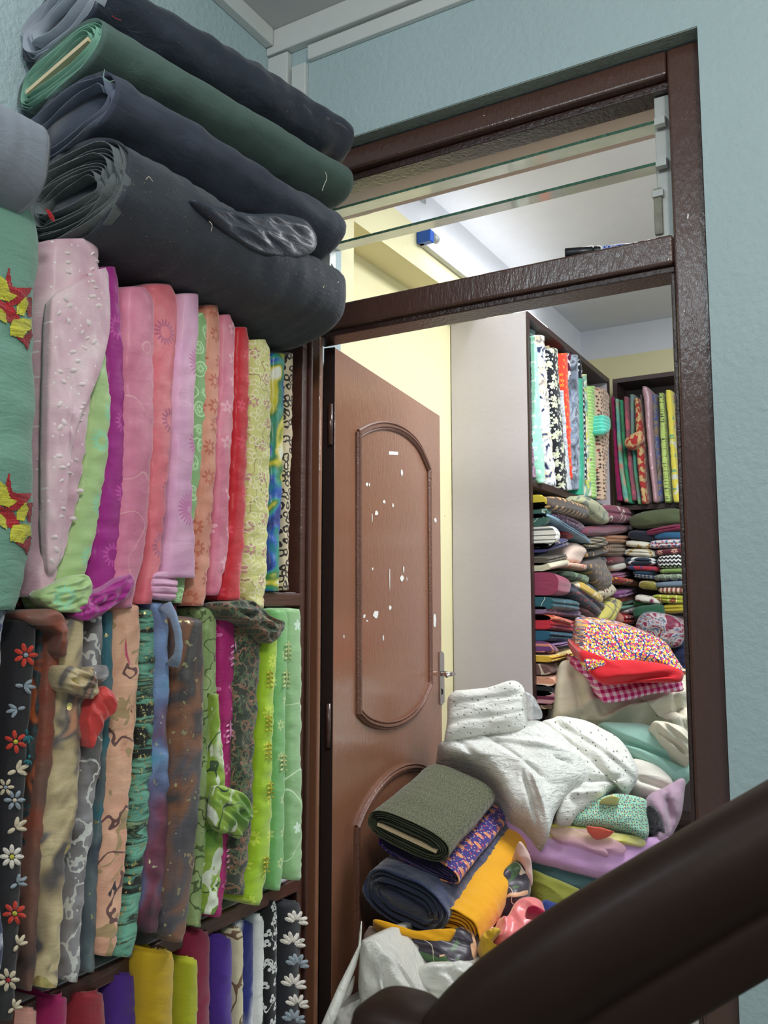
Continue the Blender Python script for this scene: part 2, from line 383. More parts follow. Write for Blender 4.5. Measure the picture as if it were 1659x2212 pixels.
# ---------------------------------------------------------------- marker pen on the crossbar
pa = Vector((atY(1221, 550, 1.65).x, 1.6475, H + .7177)); pb = Vector((pa.x + .135, 1.69, H + .7177))
ax = (pb - pa).normalized(); L = (pb - pa).length
pen = empty('marker_pen', pa, 'black capped marker pen with blue label lying on the crossbar over the door', 'pen')
def seg(name, t0, t1, r, mat):
    return tube(name, [pa + ax * (L * t0), pa + ax * (L * t0 + .0015), pa + ax * (L * t1 - .0015), pa + ax * (L * t1)], [r * .85, r, r, r * .9], mat, pen, 16)
seg('cap', 0, .40,   .0105, M_BLACKPL); seg('cap_collar', .40, .5, .0092, M_BLACKPL); seg('barrel', .5, 1.0, .0090, M_WHITEP)
seg('label_band', .52, .98, .00925, M_LABELB)
tcu = bpy.data.curves.new('pen_lettering', 'FONT'); tcu.body = 'DOMS'; tcu.size = .0105; tcu.extrude = .0002
to = bpy.data.objects.new('tmp', tcu); me = bpy.data.meshes.new_from_object(to); bpy.data.objects.remove(to)
lt = bpy.data.objects.new('lettering', me); COL.objects.link(lt); me.materials.append(M_WHITEP); lt.parent = pen
ang = math.atan2(ax.y, ax.x); lt.location = ax * (L * .55) + Vector((0, -.0094, -.001)); lt.rotation_euler = (math.pi / 2, 0, ang)

# ---------------------------------------------------------------- door leaf
N_ = Vector((-1.136, 1.726, 0)); Fp = Vector((-1.253, 2.546, 0)); dirl = (Fp - N_).normalized(); nrm = Vector((dirl.y, -dirl.x, 0))   # nrm faces the room
ZD = H + .636; WL = (Fp - N_).length; TH = .030
door = empty('door_1', N_, 'open brown gloss door leaf with arched panel mouldings', 'door'); door['kind'] = 'structure'
if 'category' in door: pass
def leaf(u, z, off=0.0): 
    p = N_ + dirl * u + nrm * off; return Vector((p.x, p.y, z))
def leafpx(px, py, off=0.0):
    r = ray(px, py); d = (N_ + nrm * off).dot(nrm) / r.dot(nrm); p = r * d
    return Vector((p.x, p.y, p.z + H))
V = [leaf(0, 0, -TH), leaf(WL, 0, -TH), leaf(WL, 0, 0), leaf(0, 0, 0), leaf(0, ZD, -TH), leaf(WL, ZD, -TH), leaf(WL, ZD, 0), leaf(0, ZD, 0)]
lf = mk('panel', V, [(0, 3, 2, 1), (4, 5, 6, 7), (0, 1, 5, 4), (1, 2, 6, 5), (2, 3, 7, 6), (3, 0, 4, 7)], M_DOOR, door, False)
bm_ = lf.modifiers.new('bevel', 'BEVEL'); bm_.width = .002; bm_.segments = 2
# hinge edge strip, its shade painted in as a dark brown colour
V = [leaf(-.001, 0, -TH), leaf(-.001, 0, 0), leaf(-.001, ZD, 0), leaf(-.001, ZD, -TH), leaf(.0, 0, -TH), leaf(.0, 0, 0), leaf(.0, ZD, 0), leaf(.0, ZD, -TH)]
mk('hinge_edge', V, [(0, 1, 2, 3), (7, 6, 5, 4), (0, 4, 5, 1), (1, 5, 6, 2), (2, 6, 7, 3), (3, 7, 4, 0)], plain('door_edge_shade', (48, 32, 28), .6), door, False)
def crv(pts, n=8):
    out = []
    for i in range(len(pts) - 1):
        p0 = pts[max(i - 1, 0)]; p1 = pts[i]; p2 = pts[i + 1]; p3 = pts[min(i + 2, len(pts) - 1)]
        for k in range(n):
            s = k / n
            out.append(tuple(.5 * ((2 * p1[j]) + (-p0[j] + p2[j]) * s + (2 * p0[j] - 5 * p1[j] + 4 * p2[j] - p3[j]) * s * s + (-p0[j] + 3 * p1[j] - 3 * p2[j] + p3[j]) * s ** 3) for j in range(len(p1))))
    out.append(tuple(pts[-1])); return out
def moulding(name, pts2, straight=False):
    P = [leafpx(x, y, .003) for (x, y) in (pts2 if straight else crv(pts2))]
    V, Fc = [], []; prof = [(-.012, -.004), (-.012, .003), (-.008, .006), (-.005, .002), (-.001, .008), (.003, .008), (.006, .003), (.009, .005), (.012, .002), (.012, -.004)]; n = len(prof)
    for i, p in enumerate(P):
        t = (P[min(i + 1, len(P) - 1)] - P[max(i - 1, 0)]).normalized(); s = t.cross(nrm).normalized()
        for (a, c) in prof: V.append(p + s * a + nrm * c)
    for i in range(len(P) - 1):
        for k in range(n - 1): Fc.append((i * n + k, i * n + k + 1, (i + 1) * n + k + 1, (i + 1) * n + k))
    Fc.append(tuple(range(n))); Fc.append(tuple((len(P) - 1) * n + k for k in range(n))[::-1])
    o = mk(name, V, Fc, M_MOLD, door, False)
moulding('panel_moulding', [(775, 937), (800, 924), (828, 919), (858, 925), (884, 941), (906, 967), (926, 1012)])
moulding('panel_moulding', [(774, 934), (775, 1542)], True)
moulding('panel_moulding', [(927, 1010), (930, 1477)], True)
moulding('panel_moulding', [(775, 1538), (795, 1557), (828, 1567), (862, 1562), (892, 1543), (914, 1515), (931, 1475)])
moulding('panel_moulding', [(771, 1790), (785, 1755), (808, 1715), (838, 1680), (872, 1660), (905, 1657), (925, 1668)])
moulding('panel_moulding', [(771, 1786), (772, 2500)], True)
# torn paper scraps and scratches on the door
rs = random.Random(3)
for (px, py, sx_, sy_) in ((850, 979, 20, 7), (868, 1021, 5, 16), (793, 1046, 7, 8), (830, 1084, 7, 10), (849, 1092, 4, 11), (813, 1108, 8, 12), (941, 1124, 6, 12), (868, 1249, 9, 16), (812, 1327, 13, 18), (843, 1313, 7, 12), (787, 1331, 6, 10), (793, 1341, 5, 4), (828, 1378, 3, 14), (939, 1340, 8, 34), (842, 1250, 2, 55), (872, 1229, 3, 16), (805, 1229, 3, 8), (804, 1118, 2, 26), (798, 1047, 3, 8), (879, 1250, 2, 10), (743, 1375, 3, 10)):
    k = rs.randint(5, 7); pts = []
    for i in range(k):
        q = 2 * math.pi * i / k + rs.uniform(-.3, .3); rr = rs.uniform(.38, .55)
        pts.append(leafpx(px + sx_ * rr * math.cos(q), py + sy_ * rr * math.sin(q), .001))
    if sx_ > 12 and sy_ < 10: pts = [leafpx(px + a, py + c, .001) for a, c in ((-10, -4), (10, -3), (10, 4), (-10, 3))]
    mk('paper_scrap', pts, [tuple(range(len(pts)))], M_PAPER, door, False)
# lock plate, lever, keyhole
def plate(pts, off0, off1, name, mat, par):
    A = [leafpx(x, y, off0) for x, y in pts]; d = nrm * (off1 - off0); n = len(A)
    return mk(name, A + [a + d for a in A], [tuple(range(n)), tuple(range(n, 2 * n))[::-1]] + [(i, (i + 1) % n, n + (i + 1) % n, n + i) for i in range(n)], mat, par, False)
lp = plate([(948, 1409), (953, 1407), (957, 1412), (958, 1516), (953, 1523), (949, 1520)], .001, .005, 'lock_plate', M_CHROME, door)
plate([(954, 1487), (957, 1490), (957, 1498), (954, 1501)], .0052, .006, 'keyhole', M_HOLE, lp)
hc = leafpx(953, 1455, .006)
tube('lever_handle', [hc, hc + nrm * .03, hc + nrm * .042 + dirl * -.005, hc + nrm * .046 + dirl * -.04 + Vector((0, 0, .003)), hc + nrm * .046 + dirl * -.085], [.009, .007, .008, .007, .006], M_CHROME, lp, 12)
for (pyc, s) in ((913, 0), (1568, 0), (2400, 0)):
    zc = leafpx(712, pyc).z
    tube('hinge', [leaf(-.012, zc - .05, -.006), leaf(-.012, zc + .05, -.006)], .006, M_FRAME, door, 10)

# ---------------------------------------------------------------- LED tube on the beam in the back room
ta = atX(921, 509, XP + .03); tb = Vector((XP + .03, ta.y + 1.1, ta.z))
tl = empty('tube_light', ta, 'lit white tube light with blue end holder on the upper wall of the back room', 'light')
box('batten', XP, XP + .022, ta.y - .005, ta.y + 1.1, ta.z - .024, ta.z + .006, M_PLAST, tl, .003)
tube('glowing_tube', [Vector((XP + .042, ta.y + .045, ta.z)), Vector((XP + .042, ta.y + 1.08, ta.z))], .014, M_TUBEM, tl, 20)
tube('metal_cap', [Vector((XP + .042, ta.y + .015, ta.z)), Vector((XP + .042, ta.y + .045, ta.z))], .0145, M_ALU, tl, 20)
box('end_holder', XP, XP + .05, ta.y - .012, ta.y + .016, ta.z - .024, ta.z + .016, M_BLUEPL, tl, .004)
wz = atX(905, 420, XP + .006)
wire = []
for i in range(40):
    q = i * .7; wire.append(Vector((XP + .004 + .002 * math.sin(i), wz.y + .05 * math.sin(q * .9) , wz.z + .012 * math.cos(q * 1.3))))
wo = tube('loose_wire', wire, .0012, M_ALU, tl, 6)

# ================================================================ CLOTH BUILDERS
def interp(st, y):
    if y <= st[0][0]: return st[0][1], st[0][2]
    for a, b in zip(st, st[1:]):
        if y <= b[0]:
            t = (y - a[0]) / (b[0] - a[0]); t = t * t * (3 - 2 * t) * .4 + t * .6
            return a[1] + (b[1] - a[1]) * t, a[2] + (b[2] - a[2]) * t
    return st[-1][1], st[-1][2]
def spoly(c, e):    # superellipse helper
    return math.copysign(abs(c) ** e, c)
SEED = [0]
def bolt(name, st, plane, D, mat, label, group, clampz=None, lip=None, wr=.004, fr_=55, e=.55, top='round', cat='fabric bolt', nz=70, ztop=None, ymin=None, parent=None, topmat=None, board=None, tilt=0):
    """standing bolt: spine outline given by stations, body runs back by D"""
    SEED[0] += 1; sd = SEED[0] * 7.31
    n = 40; V, Fc = [], []
    back = Vector((-1, 0, 0)) if plane[0] == 'X' else Vector((0, 1, 0))
    ys = [st[0][0] + (st[-1][0] - st[0][0]) * i / (nz - 1) for i in range(nz)]
    rows = []
    for y in ys:
        l, r = interp(st, y); rows.append((place(l, y, plane), place(r, y, plane)))
    capn = 4
    rings = []
    for i in range(-capn, nz):
        j = max(i, 0); A, B = rows[j]; mid = (A + B) / 2; ee = (B - A) / 2; s = 1; dz = 0
        if i < 0:
            q = -i / capn
            if top == 'round': s = math.sqrt(max(0, 1 - q * q * .995)); dz = q * ee.length * .35
            else: s = 1 - q * .98; dz = -.002 * math.sin(q * 3) + (.004 if q < .5 else -.004)
        rings.append((mid, ee, s, dz, j))
    for (mid, ee, s, dz, j) in rings:
        vz = j / nz
        for k in range(n):
            q = 2 * math.pi * k / n
            c, sn = spoly(math.cos(q), e), spoly(math.sin(q), .45)
            p = mid + ee * c * s + back * (D / 2) * (1 + sn * s * (-1))
            p.z = mid.z + dz if ee.z == 0 else p.z + dz
            front = max(0, sn)
            nzv = noise.noise(Vector((c * 1.2 + sd, p.z * fr_, sn * 2))) + .5 * noise.noise(Vector((c * 3 + sd, p.z * fr_ * 2.1 + c * 1.5, sn)))
            amp = wr * min(1, .25 + vz * 3) 
            p -= back * (nzv * amp * front)
            p += ee.normalized() * (noise.noise(Vector((sd + 9 * (1 if c > 0 else -1), p.z * fr_ * .8, 3.3))) * amp * .6 * abs(c))
            if clampz is not None:
                off = (p.x < lip) if plane[0] == 'X' else (p.y > lip)
                if off and p.z < clampz + .001: p.z = clampz + .001
                if off and ztop is not None and p.z > ztop: p.z = ztop
            if ymin is not None and p.y < ymin: p.y = ymin
            V.append(p)
    R = len(rings)
    for i in range(R - 1):
        for k in range(n):
            k2 = (k + 1) % n; Fc.append((i * n + k, (i + 1) * n + k, (i + 1) * n + k2, i * n + k2))
    Fc.append(tuple(range(n))[::-1] if False else tuple(range(n))); Fc.append(tuple((R - 1) * n + k for k in range(n))[::-1])
    o = mk(name, V, Fc, mat, parent)
    if parent is None: setp(o, label, cat, group)
    BV[o.name] = BVHTree.FromPolygons([tuple(v) for v in V], Fc)
    if top == 'spiral':
        A, B = rows[0]; mid = (A + B) / 2; 
        spiral(o, mid + back * (D / 2) + Vector((0, 0, .002)), (B - A) / 2, back * (-D / 2), Vector((0, 0, 1)), topmat or mat, 7)
    if board:
        A, B = rows[0]; mid = (A + B) / 2 + back * D * .4
        dd = (B - A).normalized() * .006
        v, f = boxvf(0, 1, 0, 1, 0, 1); w_ = back * D * .3
        vs = [mid + dd * (2 * a[0] - 1) + w_ * (2 * a[1] - 1) + Vector((0, 0, a[2] * board)) for a in v]
        mk('board', vs, f, M_WOOD, o, False)
    return o
BV = {}
def spiral(parent, c, ax1, ax2, nrm_, mat, turns=7, depth=.02, jit=.006, name='folded_end', core=.12, thick=.0012):
    a, b = ax1.length, ax2.length; u, v_ = ax1.normalized(), ax2.normalized()
    sm = min(a, b); V, Fc = [], []; per = 44; tot = int(turns * per); sd = SEED[0]
    for i in range(tot + 1):
        t = i / tot; q = 2 * math.pi * i / per; g = (1 - core) * (1 - t) 
        aa = a - sm * g; bb = b - sm * g
        aa *= .96; bb *= .96
        wob = sm * .05 * noise.noise(Vector((math.cos(q) * 1.5 + sd, math.sin(q) * 1.5, i / per * .35)))
        d = u * (aa + wob) * spoly(math.cos(q), .75) + v_ * (bb + wob) * spoly(math.sin(q), .75)
        dn = d.normalized() if d.length > 0 else u
        h = jit * (noise.noise(Vector((i / per * 2.7 + sd, math.cos(q), math.sin(q)))) + .5 * math.sin(int(i / per) * 2.3))
        for (rr, hh) in ((0, -depth), (0, h), (-thick, h), (-thick, -depth)):
            V.append(c + d + dn * rr + nrm_ * hh)
    for i in range(tot):
        for k in range(3): Fc.append((i * 4 + k, i * 4 + k + 1, i * 4 + k + 5, i * 4 + k + 4))
    return mk(name, V, Fc, mat, parent)
def hbolt(name, A, B, side, up, a, b, mat, endmat, label, group, turns=8, wr=.004, board=False, e=.8, nseg=60, crease=90, sag=0, endjit=.008, cat='fabric bolt', endr=1.0, bend=None, core=.12, fartaper=.35):
    """bolt lying along A->B; side/up semi axes a,b; A is the open end with its folds"""
    SEED[0] += 1; sd = SEED[0] * 3.17; n = 48; V, Fc = [], []
    ax_ = (B - A); L_ = ax_.length; axn = ax_.normalized(); side = (side - axn * side.dot(axn)).normalized(); up = (up - axn * up.dot(axn)); up = (up - side * up.dot(side)).normalized()
    for i in range(nseg):
        t = i / (nseg - 1); s = 1.0
        if t > .93: s = math.sqrt(max(.0, 1 - ((t - .93) / .07) ** 2 * (1 - fartaper)))
        s *= endr + (1 - endr) * min(1, t / .1)
        c = A + ax_ * t + Vector((0, 0, -sag * math.sin(math.pi * t)))
        if bend: c += Vector(bend) * (4 * t * (1 - t))
        for k in range(n):
            q = 2 * math.pi * k / n; cc, sn = spoly(math.cos(q), e), spoly(math.sin(q), e)
            nz_ = noise.noise(Vector((cc + sd, sn * 1.3, t * L_ * crease))) * .6 + noise.noise(Vector((cc * 2 + sd, sn * 2, t * L_ * 9))) * .9
            g = 1 + 0
            V.append(c + side * (a * cc * s + cc * nz_ * wr) + up * (b * sn * s + sn * nz_ * wr))
    for i in range(nseg - 1):
        for k in range(n):
            k2 = (k + 1) % n; Fc.append((i * n + k, i * n + k2, (i + 1) * n + k2, (i + 1) * n + k))
    # inset open end
    base = len(V)
    for k in range(n):
        q = 2 * math.pi * k / n; cc, sn = spoly(math.cos(q), e), spoly(math.sin(q), e)
        V.append(A + axn * .018 + side * a * .93 * cc * endr + up * b * .9 * sn * endr)
    for k in range(n): Fc.append((k, base + k, base + (k + 1) % n, (k + 1) % n))
    Fc.append(tuple(base + k for k in range(n))); Fc.append(tuple((nseg - 1) * n + k for k in range(n))[::-1])
    o = mk(name, V, Fc, mat, None); setp(o, label, cat, group)
    BV[o.name] = BVHTree.FromPolygons([tuple(v) for v in V], Fc)
    spiral(o, A, side * a * endr, up * b * endr, -axn, endmat, turns, .018, endjit, core=core)
    if board:
        w_ = side * (a - b * .75); h_ = up * .0035; v, f = boxvf(-1, 1, -1, 1, 0, 1)
        mk('board', [A + w_ * p[0] + h_ * p[1] + up * (-.1 * b) + axn * (-.004 + .1 * p[2]) for p in v], f, M_WOOD, o, False)
    return o
def smooth_outline(pts, N=80, sub=6):
    P = pts; out = []; n = len(P)
    for i in range(n):
        p0, p1, p2, p3 = P[i - 1], P[i], P[(i + 1) % n], P[(i + 2) % n]
        for k in range(sub):
            s = k / sub
            out.append(tuple(.5 * ((2 * p1[j]) + (-p0[j] + p2[j]) * s + (2 * p0[j] - 5 * p1[j] + 4 * p2[j] - p3[j]) * s * s + (-p0[j] + 3 * p1[j] - 3 * p2[j] + p3[j]) * s ** 3) for j in (0, 1)))
    # resample by length
    ln = [0]
    for i in range(len(out)): a, b = out[i], out[(i + 1) % len(out)]; ln.append(ln[-1] + math.hypot(b[0] - a[0], b[1] - a[1]))
    res = []; j = 0
    for k in range(N):
        t = ln[-1] * k / N
        while ln[j + 1] < t: j += 1
        a, b = out[j], out[(j + 1) % len(out)]; f = (t - ln[j]) / max(1e-9, ln[j + 1] - ln[j])
        res.append((a[0] + (b[0] - a[0]) * f, a[1] + (b[1] - a[1]) * f))
    return res
def solid(name, pts, plane, mat, label, cat, group=None, back=(0, 1, 0), bl=.15, bulge=.03, wr=(.006, 2.2, 0, 2.0), layers=0, rot=0, parent=None, N=84, K=18, ctr=None, p=2.6, groove=.006, nvec=None, backscale=.92, sub=6, folds=(), ymin=None, ymax=None, xmin=None):
    """a soft cloth body: outline at a stated place in the room, domed front, real depth behind"""
    SEED[0] += 1; sd = SEED[0] * 5.3
    O = smooth_outline(pts, N, sub)
    cx, cy = ctr or (sum(q[0] for q in O) / N, sum(q[1] for q in O) / N)
    if nvec is None:
        if plane[0] == 'X': nvec = Vector((1, -.15, 0))
        elif plane[0] == 'Y': nvec = Vector((-.1, -1, 0))
        else:
            nvec = -ray(cx, cy).normalized() + Vector((0, 0, .35))
    nvec = Vector(nvec).normalized(); back = Vector(back).normalized()
    cr, sr = math.cos(rot), math.sin(rot)
    vv = [-(x - cx) * sr + (y - cy) * cr for x, y in O]; vmin, vmax = min(vv), max(vv)
    ca, sa = math.cos(wr[2]), math.sin(wr[2])
    V = []; Fc = []
    def pt(x, y, s):
        P = place(x, y, plane)
        dome = bulge * (max(0, 1 - s ** p)) ** (1 / 2.2)
        u = ((x - cx) * ca + (y - cy) * sa) / 60; v = (-(x - cx) * sa + (y - cy) * ca) / 60 * wr[3]
        nz_ = noise.noise(Vector((u * wr[1] * .5 + sd, v * wr[1] * .5, 0))) 
        rd = (1 - abs(noise.noise(Vector((u * wr[1] * .33 + sd, v * wr[1] * .45, 7.7)))) * 2)
        d = dome + wr[0] * (nz_ * 1.1 + rd * .8) * (.35 + .65 * (1 - s ** 6))
        if layers:
            w_ = ((-(x - cx) * sr + (y - cy) * cr) - vmin) / (vmax - vmin)
            w_ += .04 * noise.noise(Vector((x / 40 + sd, 0, 0)))
            d -= groove * (abs(math.cos(math.pi * w_ * layers)) ** 10) * (1 if 0.06 < w_ < .94 else 0)
        for (x1, y1, x2, y2, wd, dp) in folds:
            dx, dy = x2 - x1, y2 - y1; LL = dx * dx + dy * dy
            t = ((x - x1) * dx + (y - y1) * dy) / LL
            if -.1 < t < 1.1:
                dist = ((x - x1) * dy - (y - y1) * dx) / math.sqrt(LL)
                d += dp * math.exp(-(dist / wd) ** 2) * min(1, max(0, (t + .1) * 5)) * min(1, max(0, (1.1 - t) * 5))
        return P + nvec * d
    V.append(pt(cx, cy, 0))
    for k in range(1, K + 1):
        s = (k / K) ** .8
        for (x, y) in O: V.append(pt(cx + (x - cx) * s, cy + (y - cy) * s, s))
    for i in range(N): Fc.append((0, 1 + (i + 1) % N, 1 + i))
    for k in range(K - 1):
        for i in range(N):
            j = (i + 1) % N; Fc.append((1 + k * N + i, 1 + k * N + j, 1 + (k + 1) * N + j, 1 + (k + 1) * N + i))
    last = 1 + (K - 1) * N
    for m_, (q, sc) in enumerate(((.12, 1.0), (.5, .985), (.9, (1 + backscale) / 2), (1.0, backscale * .8))):
        for i in range(N):
            b0 = V[last + i]; c0 = place(cx, cy, plane)
            V.append(c0 + (b0 - c0) * sc + back * bl * q)
        st_ = last if m_ == 0 else len(V) - 2 * N
        en = len(V) - N
        for i in range(N):
            j = (i + 1) % N; Fc.append((st_ + i, st_ + j, en + j, en + i))
    Fc.append(tuple(len(V) - N + i for i in range(N)))
    for q_ in V:
        if ymin is not None and q_.y < ymin: q_.y = ymin
        if ymax is not None and q_.y > ymax: q_.y = ymax
        if xmin is not None and q_.x < xmin: q_.x = xmin
    o = mk(name, V, Fc, mat, parent)
    BV[o.name] = BVHTree.FromPolygons([tuple(v) for v in V], Fc)
    if parent is None: setp(o, label, cat, group)
    return o
def rrect(cx, cy, w_, h_, rot=0, sag=0, e=.45, n=28, taper=0):
    out = []; c, s = math.cos(rot), math.sin(rot)
    for i in range(n):
        q = 2 * math.pi * i / n; x = spoly(math.cos(q), e) * w_ / 2; y = spoly(math.sin(q), e) * h_ / 2 * (1 + taper * x / w_ * 2)
        y += sag * (x / (w_ / 2)) ** 2
        out.append((cx + x * c - y * s, cy + x * s + y * c))
    return out

# ================================================================ FRONT ROOM SHELVES
SX = -1.10; Z1 = atX(633, 1280, SX).z; Z2 = H - .567
sh = empty('wall_shelving', (-1.17, .8, 0), 'dark wood wall shelving packed with upright cloth bolts along the left wall', 'shelving')
for z in (Z1, Z2):
    box('shelf_board', -1.244, SX - .004, -.6, 1.535, z - .026, z - .002, M_SHELF, sh)
    box('shelf_lining', -1.24, SX - .006, -.6, 1.53, z - .002, z, M_SHTOP, sh)
    box('shelf_lip', SX - .004, SX + .006, -.6, 1.535, z - .03, z - .001, M_SHELF, sh, .004)
box('shelf_board', -1.244, SX, -.6, 1.535, H - 1.20, H - 1.18, M_SHELF, sh)
box('end_panel', -1.244, SX + .002, 1.536, 1.556, 0, H + .62, M_SHELF, sh, .003)
boxes('edge_beading', [(SX - .03, SX + .010, 1.557, 1.566, 0, H + .62), (SX - .03, SX + .004, 1.567, 1.575, 0, H + .62)], M_SHELF, sh, .003)

BG = None
g1 = 'upright bolts on the top shelf'
def vary(c, f): return tuple(min(255, x * f) for x in c)
sheer = dict(sheen=.5, rough=.6, bump=.22, coat=.12)
F_B0 = fab('sage_green', (114, 156, 138), rough=.75, bump=.35, wr=.9)
F_B1 = fab('pale_pink_organza', [(206, 160, 176), (222, 184, 196), (236, 208, 214)], [('dots', (244, 232, 230), 40, .06)], **sheer)
F_B2 = fab('light_green_organza', (178, 208, 140), [('petals', (150, 214, 168), 13, .26, 16, .10)], **sheer)
F_B3 = fab('magenta_georgette', (166, 22, 134), [('petals', (196, 70, 160), 11, .22, 14, .1)], **sheer)
F_B4 = fab('dusty_pink_organza', [(196, 104, 136), (212, 124, 152), (222, 140, 164)], [('lines', (226, 160, 172), 9, .012, 1, 2)], **sheer)
F_B5 = fab('salmon_pink_organza', [(212, 96, 112), (226, 116, 128), (232, 140, 148)], [('petals', (190, 100, 130), 11, .26, 16, .12)], **sheer)
F_B6 = fab('lilac_pink_organza', [(208, 148, 186), (222, 166, 198), (232, 180, 206)], [('petals', (200, 116, 166), 9, .26, 22, .05)], **sheer)
F_B7 = fab('mint_embroidered', (146, 190, 126), [('ring', (196, 232, 180), 26, .30, .37), ('petals', (186, 226, 170), 26, .24, 10, .08)], **sheer)
F_B8 = fab('peach_organza', [(206, 128, 104), (220, 148, 122), (226, 160, 134)], [('petals', (196, 108, 84), 22, .34, 8, .12)], **sheer)
F_B9 = fab('rose_organza', [(206, 108, 132), (220, 128, 150), (228, 150, 164)], [('petals', (238, 172, 184), 18, .24, 5, .06)], **sheer)
F_B10 = fab('red_georgette', (206, 24, 40), [('petals', (226, 60, 84), 17, .22, 6, .05)], **sheer)
F_B11 = fab('pale_yellow_net', (222, 218, 140), [('lines', (176, 148, 108), 14, .02, 2, 2), ('petals', (200, 150, 140), 20, .24, 6, .08), ('ring', (240, 230, 190), 60, .25, .4)], rough=.7, bump=.4)
F_B12 = fab('blue_green_wave_print', [(24, 50, 130), (30, 90, 180), (40, 150, 130), (60, 120, 60), (214, 200, 40), (232, 232, 214)], noisep=(9, 1, 1.8), rough=.45, coat=.3)
F_B13 = fab('leopard_print', (214, 196, 160), [('ring', (44, 34, 30), 60, .22, .46)], rough=.6)
YL = 'YZ'
rows1 = [
 ('wide sage green bolt with red and yellow star flowers at the left edge', F_B0, -.99, [(412, -60, 40), (430, -70, 88), (470, -80, 112), (520, -80, 123), (570, -80, 121), (620, -80, 109), (700, -80, 108), (900, -80, 110), (1030, -80, 109), (1155, -80, 103), (1240, -70, 86), (1290, -70, 74), (1318, -60, 62)], dict(wr=.006, fr_=24, e=.7)),
 ('narrow pale blue bolt squeezed between sage green and pale pink bolts', fab('pale_blue', (128, 160, 176), **sheer), -1.075, [(900, 80, 118), (1010, 84, 116), (1155, 84, 114), (1262, 80, 106)], {}),
 ('pale pink organza bolt with white leaf sprigs and wrapped diagonal end', F_B1, -1.045, [(515, 108, 229), (545, 106, 231), (640, 104, 234), (691, 104, 238), (730, 104, 232), (775, 104, 220), (902, 104, 209), (986, 100, 198), (1070, 98, 186), (1155, 96, 162), (1240, 84, 134), (1290, 80, 118)], dict(top='flat', wr=.005, e=.4)),
 ('light green organza bolt between pale pink and magenta bolts', F_B2, -1.05, [(705, 200, 229), (775, 195, 241), (860, 190, 253), (902, 185, 255), (986, 178, 247), (1070, 165, 234), (1113, 155, 230), (1176, 140, 219), (1218, 125, 207), (1281, 96, 190), (1310, 88, 172), (1322, 110, 158)], dict(wr=.006)),
 ('vivid magenta bolt on the top shelf beside light green organza', F_B3, -1.055, [(577, 222, 258), (607, 222, 267), (691, 225, 272), (775, 225, 281), (860, 225, 287), (986, 220, 287), (1113, 205, 284), (1200, 195, 284), (1281, 186, 285), (1300, 188, 262), (1333, 186, 230)], dict(wr=.004)),
 ('dusty pink organza bolt to the right of the magenta bolt', F_B4, -1.045, [(622, 274, 330), (640, 272, 346), (661, 270, 350), (860, 268, 349), (944, 268, 348), (1028, 266, 342), (1113, 262, 337), (1197, 252, 327), (1281, 244, 306), (1313, 248, 298)], dict(wr=.004)),
 ('salmon pink organza bolt with round sequinned motifs', F_B5, -1.05, [(617, 322, 385), (640, 325, 399), (691, 325, 400), (775, 325, 394), (860, 325, 386), (944, 325, 384), (1070, 322, 371), (1197, 318, 359), (1260, 310, 350), (1305, 306, 336)], dict(wr=.004)),
 ('lilac pink organza bolt with large sequin rounds and hanging straight edge', F_B6, -1.04, [(636, 395, 438), (691, 392, 439), (775, 385, 435), (860, 382, 430), (935, 380, 430), (965, 380, 432), (1028, 376, 426), (1113, 372, 426), (1155, 368, 432), (1200, 362, 435), (1248, 356, 437)], dict(wr=.004, e=.4)),
 ('mint green bolt with white thread rounds on the top shelf', F_B7, -1.06, [(676, 425, 446), (703, 425, 460), (775, 420, 460), (860, 415, 458), (944, 410, 447), (1028, 405, 441), (1092, 395, 432), (1200, 380, 420), (1260, 374, 408), (1303, 376, 398)], {}),
 ('peach organza bolt right of the mint embroidered bolt', F_B8, -1.055, [(660, 445, 480), (691, 445, 485), (733, 442, 487), (818, 440, 483), (902, 438, 481), (986, 434, 477), (1070, 428, 471), (1155, 420, 468), (1260, 410, 460), (1309, 412, 450)], dict(wr=.005)),
 ('rose pink bolt with small flowers left of the red bolt', F_B9, -1.05, [(680, 482, 504), (708, 480, 519), (775, 478, 516), (902, 474, 514), (986, 472, 508), (1070, 470, 504), (1155, 466, 504), (1197, 462, 502), (1240, 458, 492), (1286, 456, 480)], dict(wr=.004)),
 ('bright red georgette bolt on the top shelf', F_B10, -1.05, [(708, 512, 542), (733, 510, 548), (860, 508, 548), (944, 506, 544), (1070, 500, 542), (1197, 490, 538), (1260, 482, 532), (1297, 480, 530)], dict(wr=.004)),
 ('pale yellow embroidered net bolt right of the red bolt', F_B11, -1.045, [(733, 545, 584), (754, 542, 597), (902, 540, 599), (1028, 538, 596), (1155, 534, 591), (1240, 531, 589), (1281, 531, 586), (1314, 545, 580)], dict(wr=.005, top='flat')),
 ('blue green and yellow wave printed bolt', F_B12, -1.085, [(765, 590, 623), (902, 588, 621), (1028, 585, 619), (1155, 582, 612), (1277, 580, 610)], {}),
 ('thin leopard print bolt at the far end of the top shelf', F_B13, -1.095, [(764, 615, 640), (902, 612, 638), (1028, 610, 634), (1155, 608, 631), (1275, 606, 629)], {}),
]
BO = {}
for i, (lab, mat, X, st, kw) in enumerate(rows1):
    BO['B%d' % i] = bolt('fabric_bolt', st, ('X', X), X + 1.238, mat, lab, g1, clampz=Z1, lip=SX + .008, **kw)
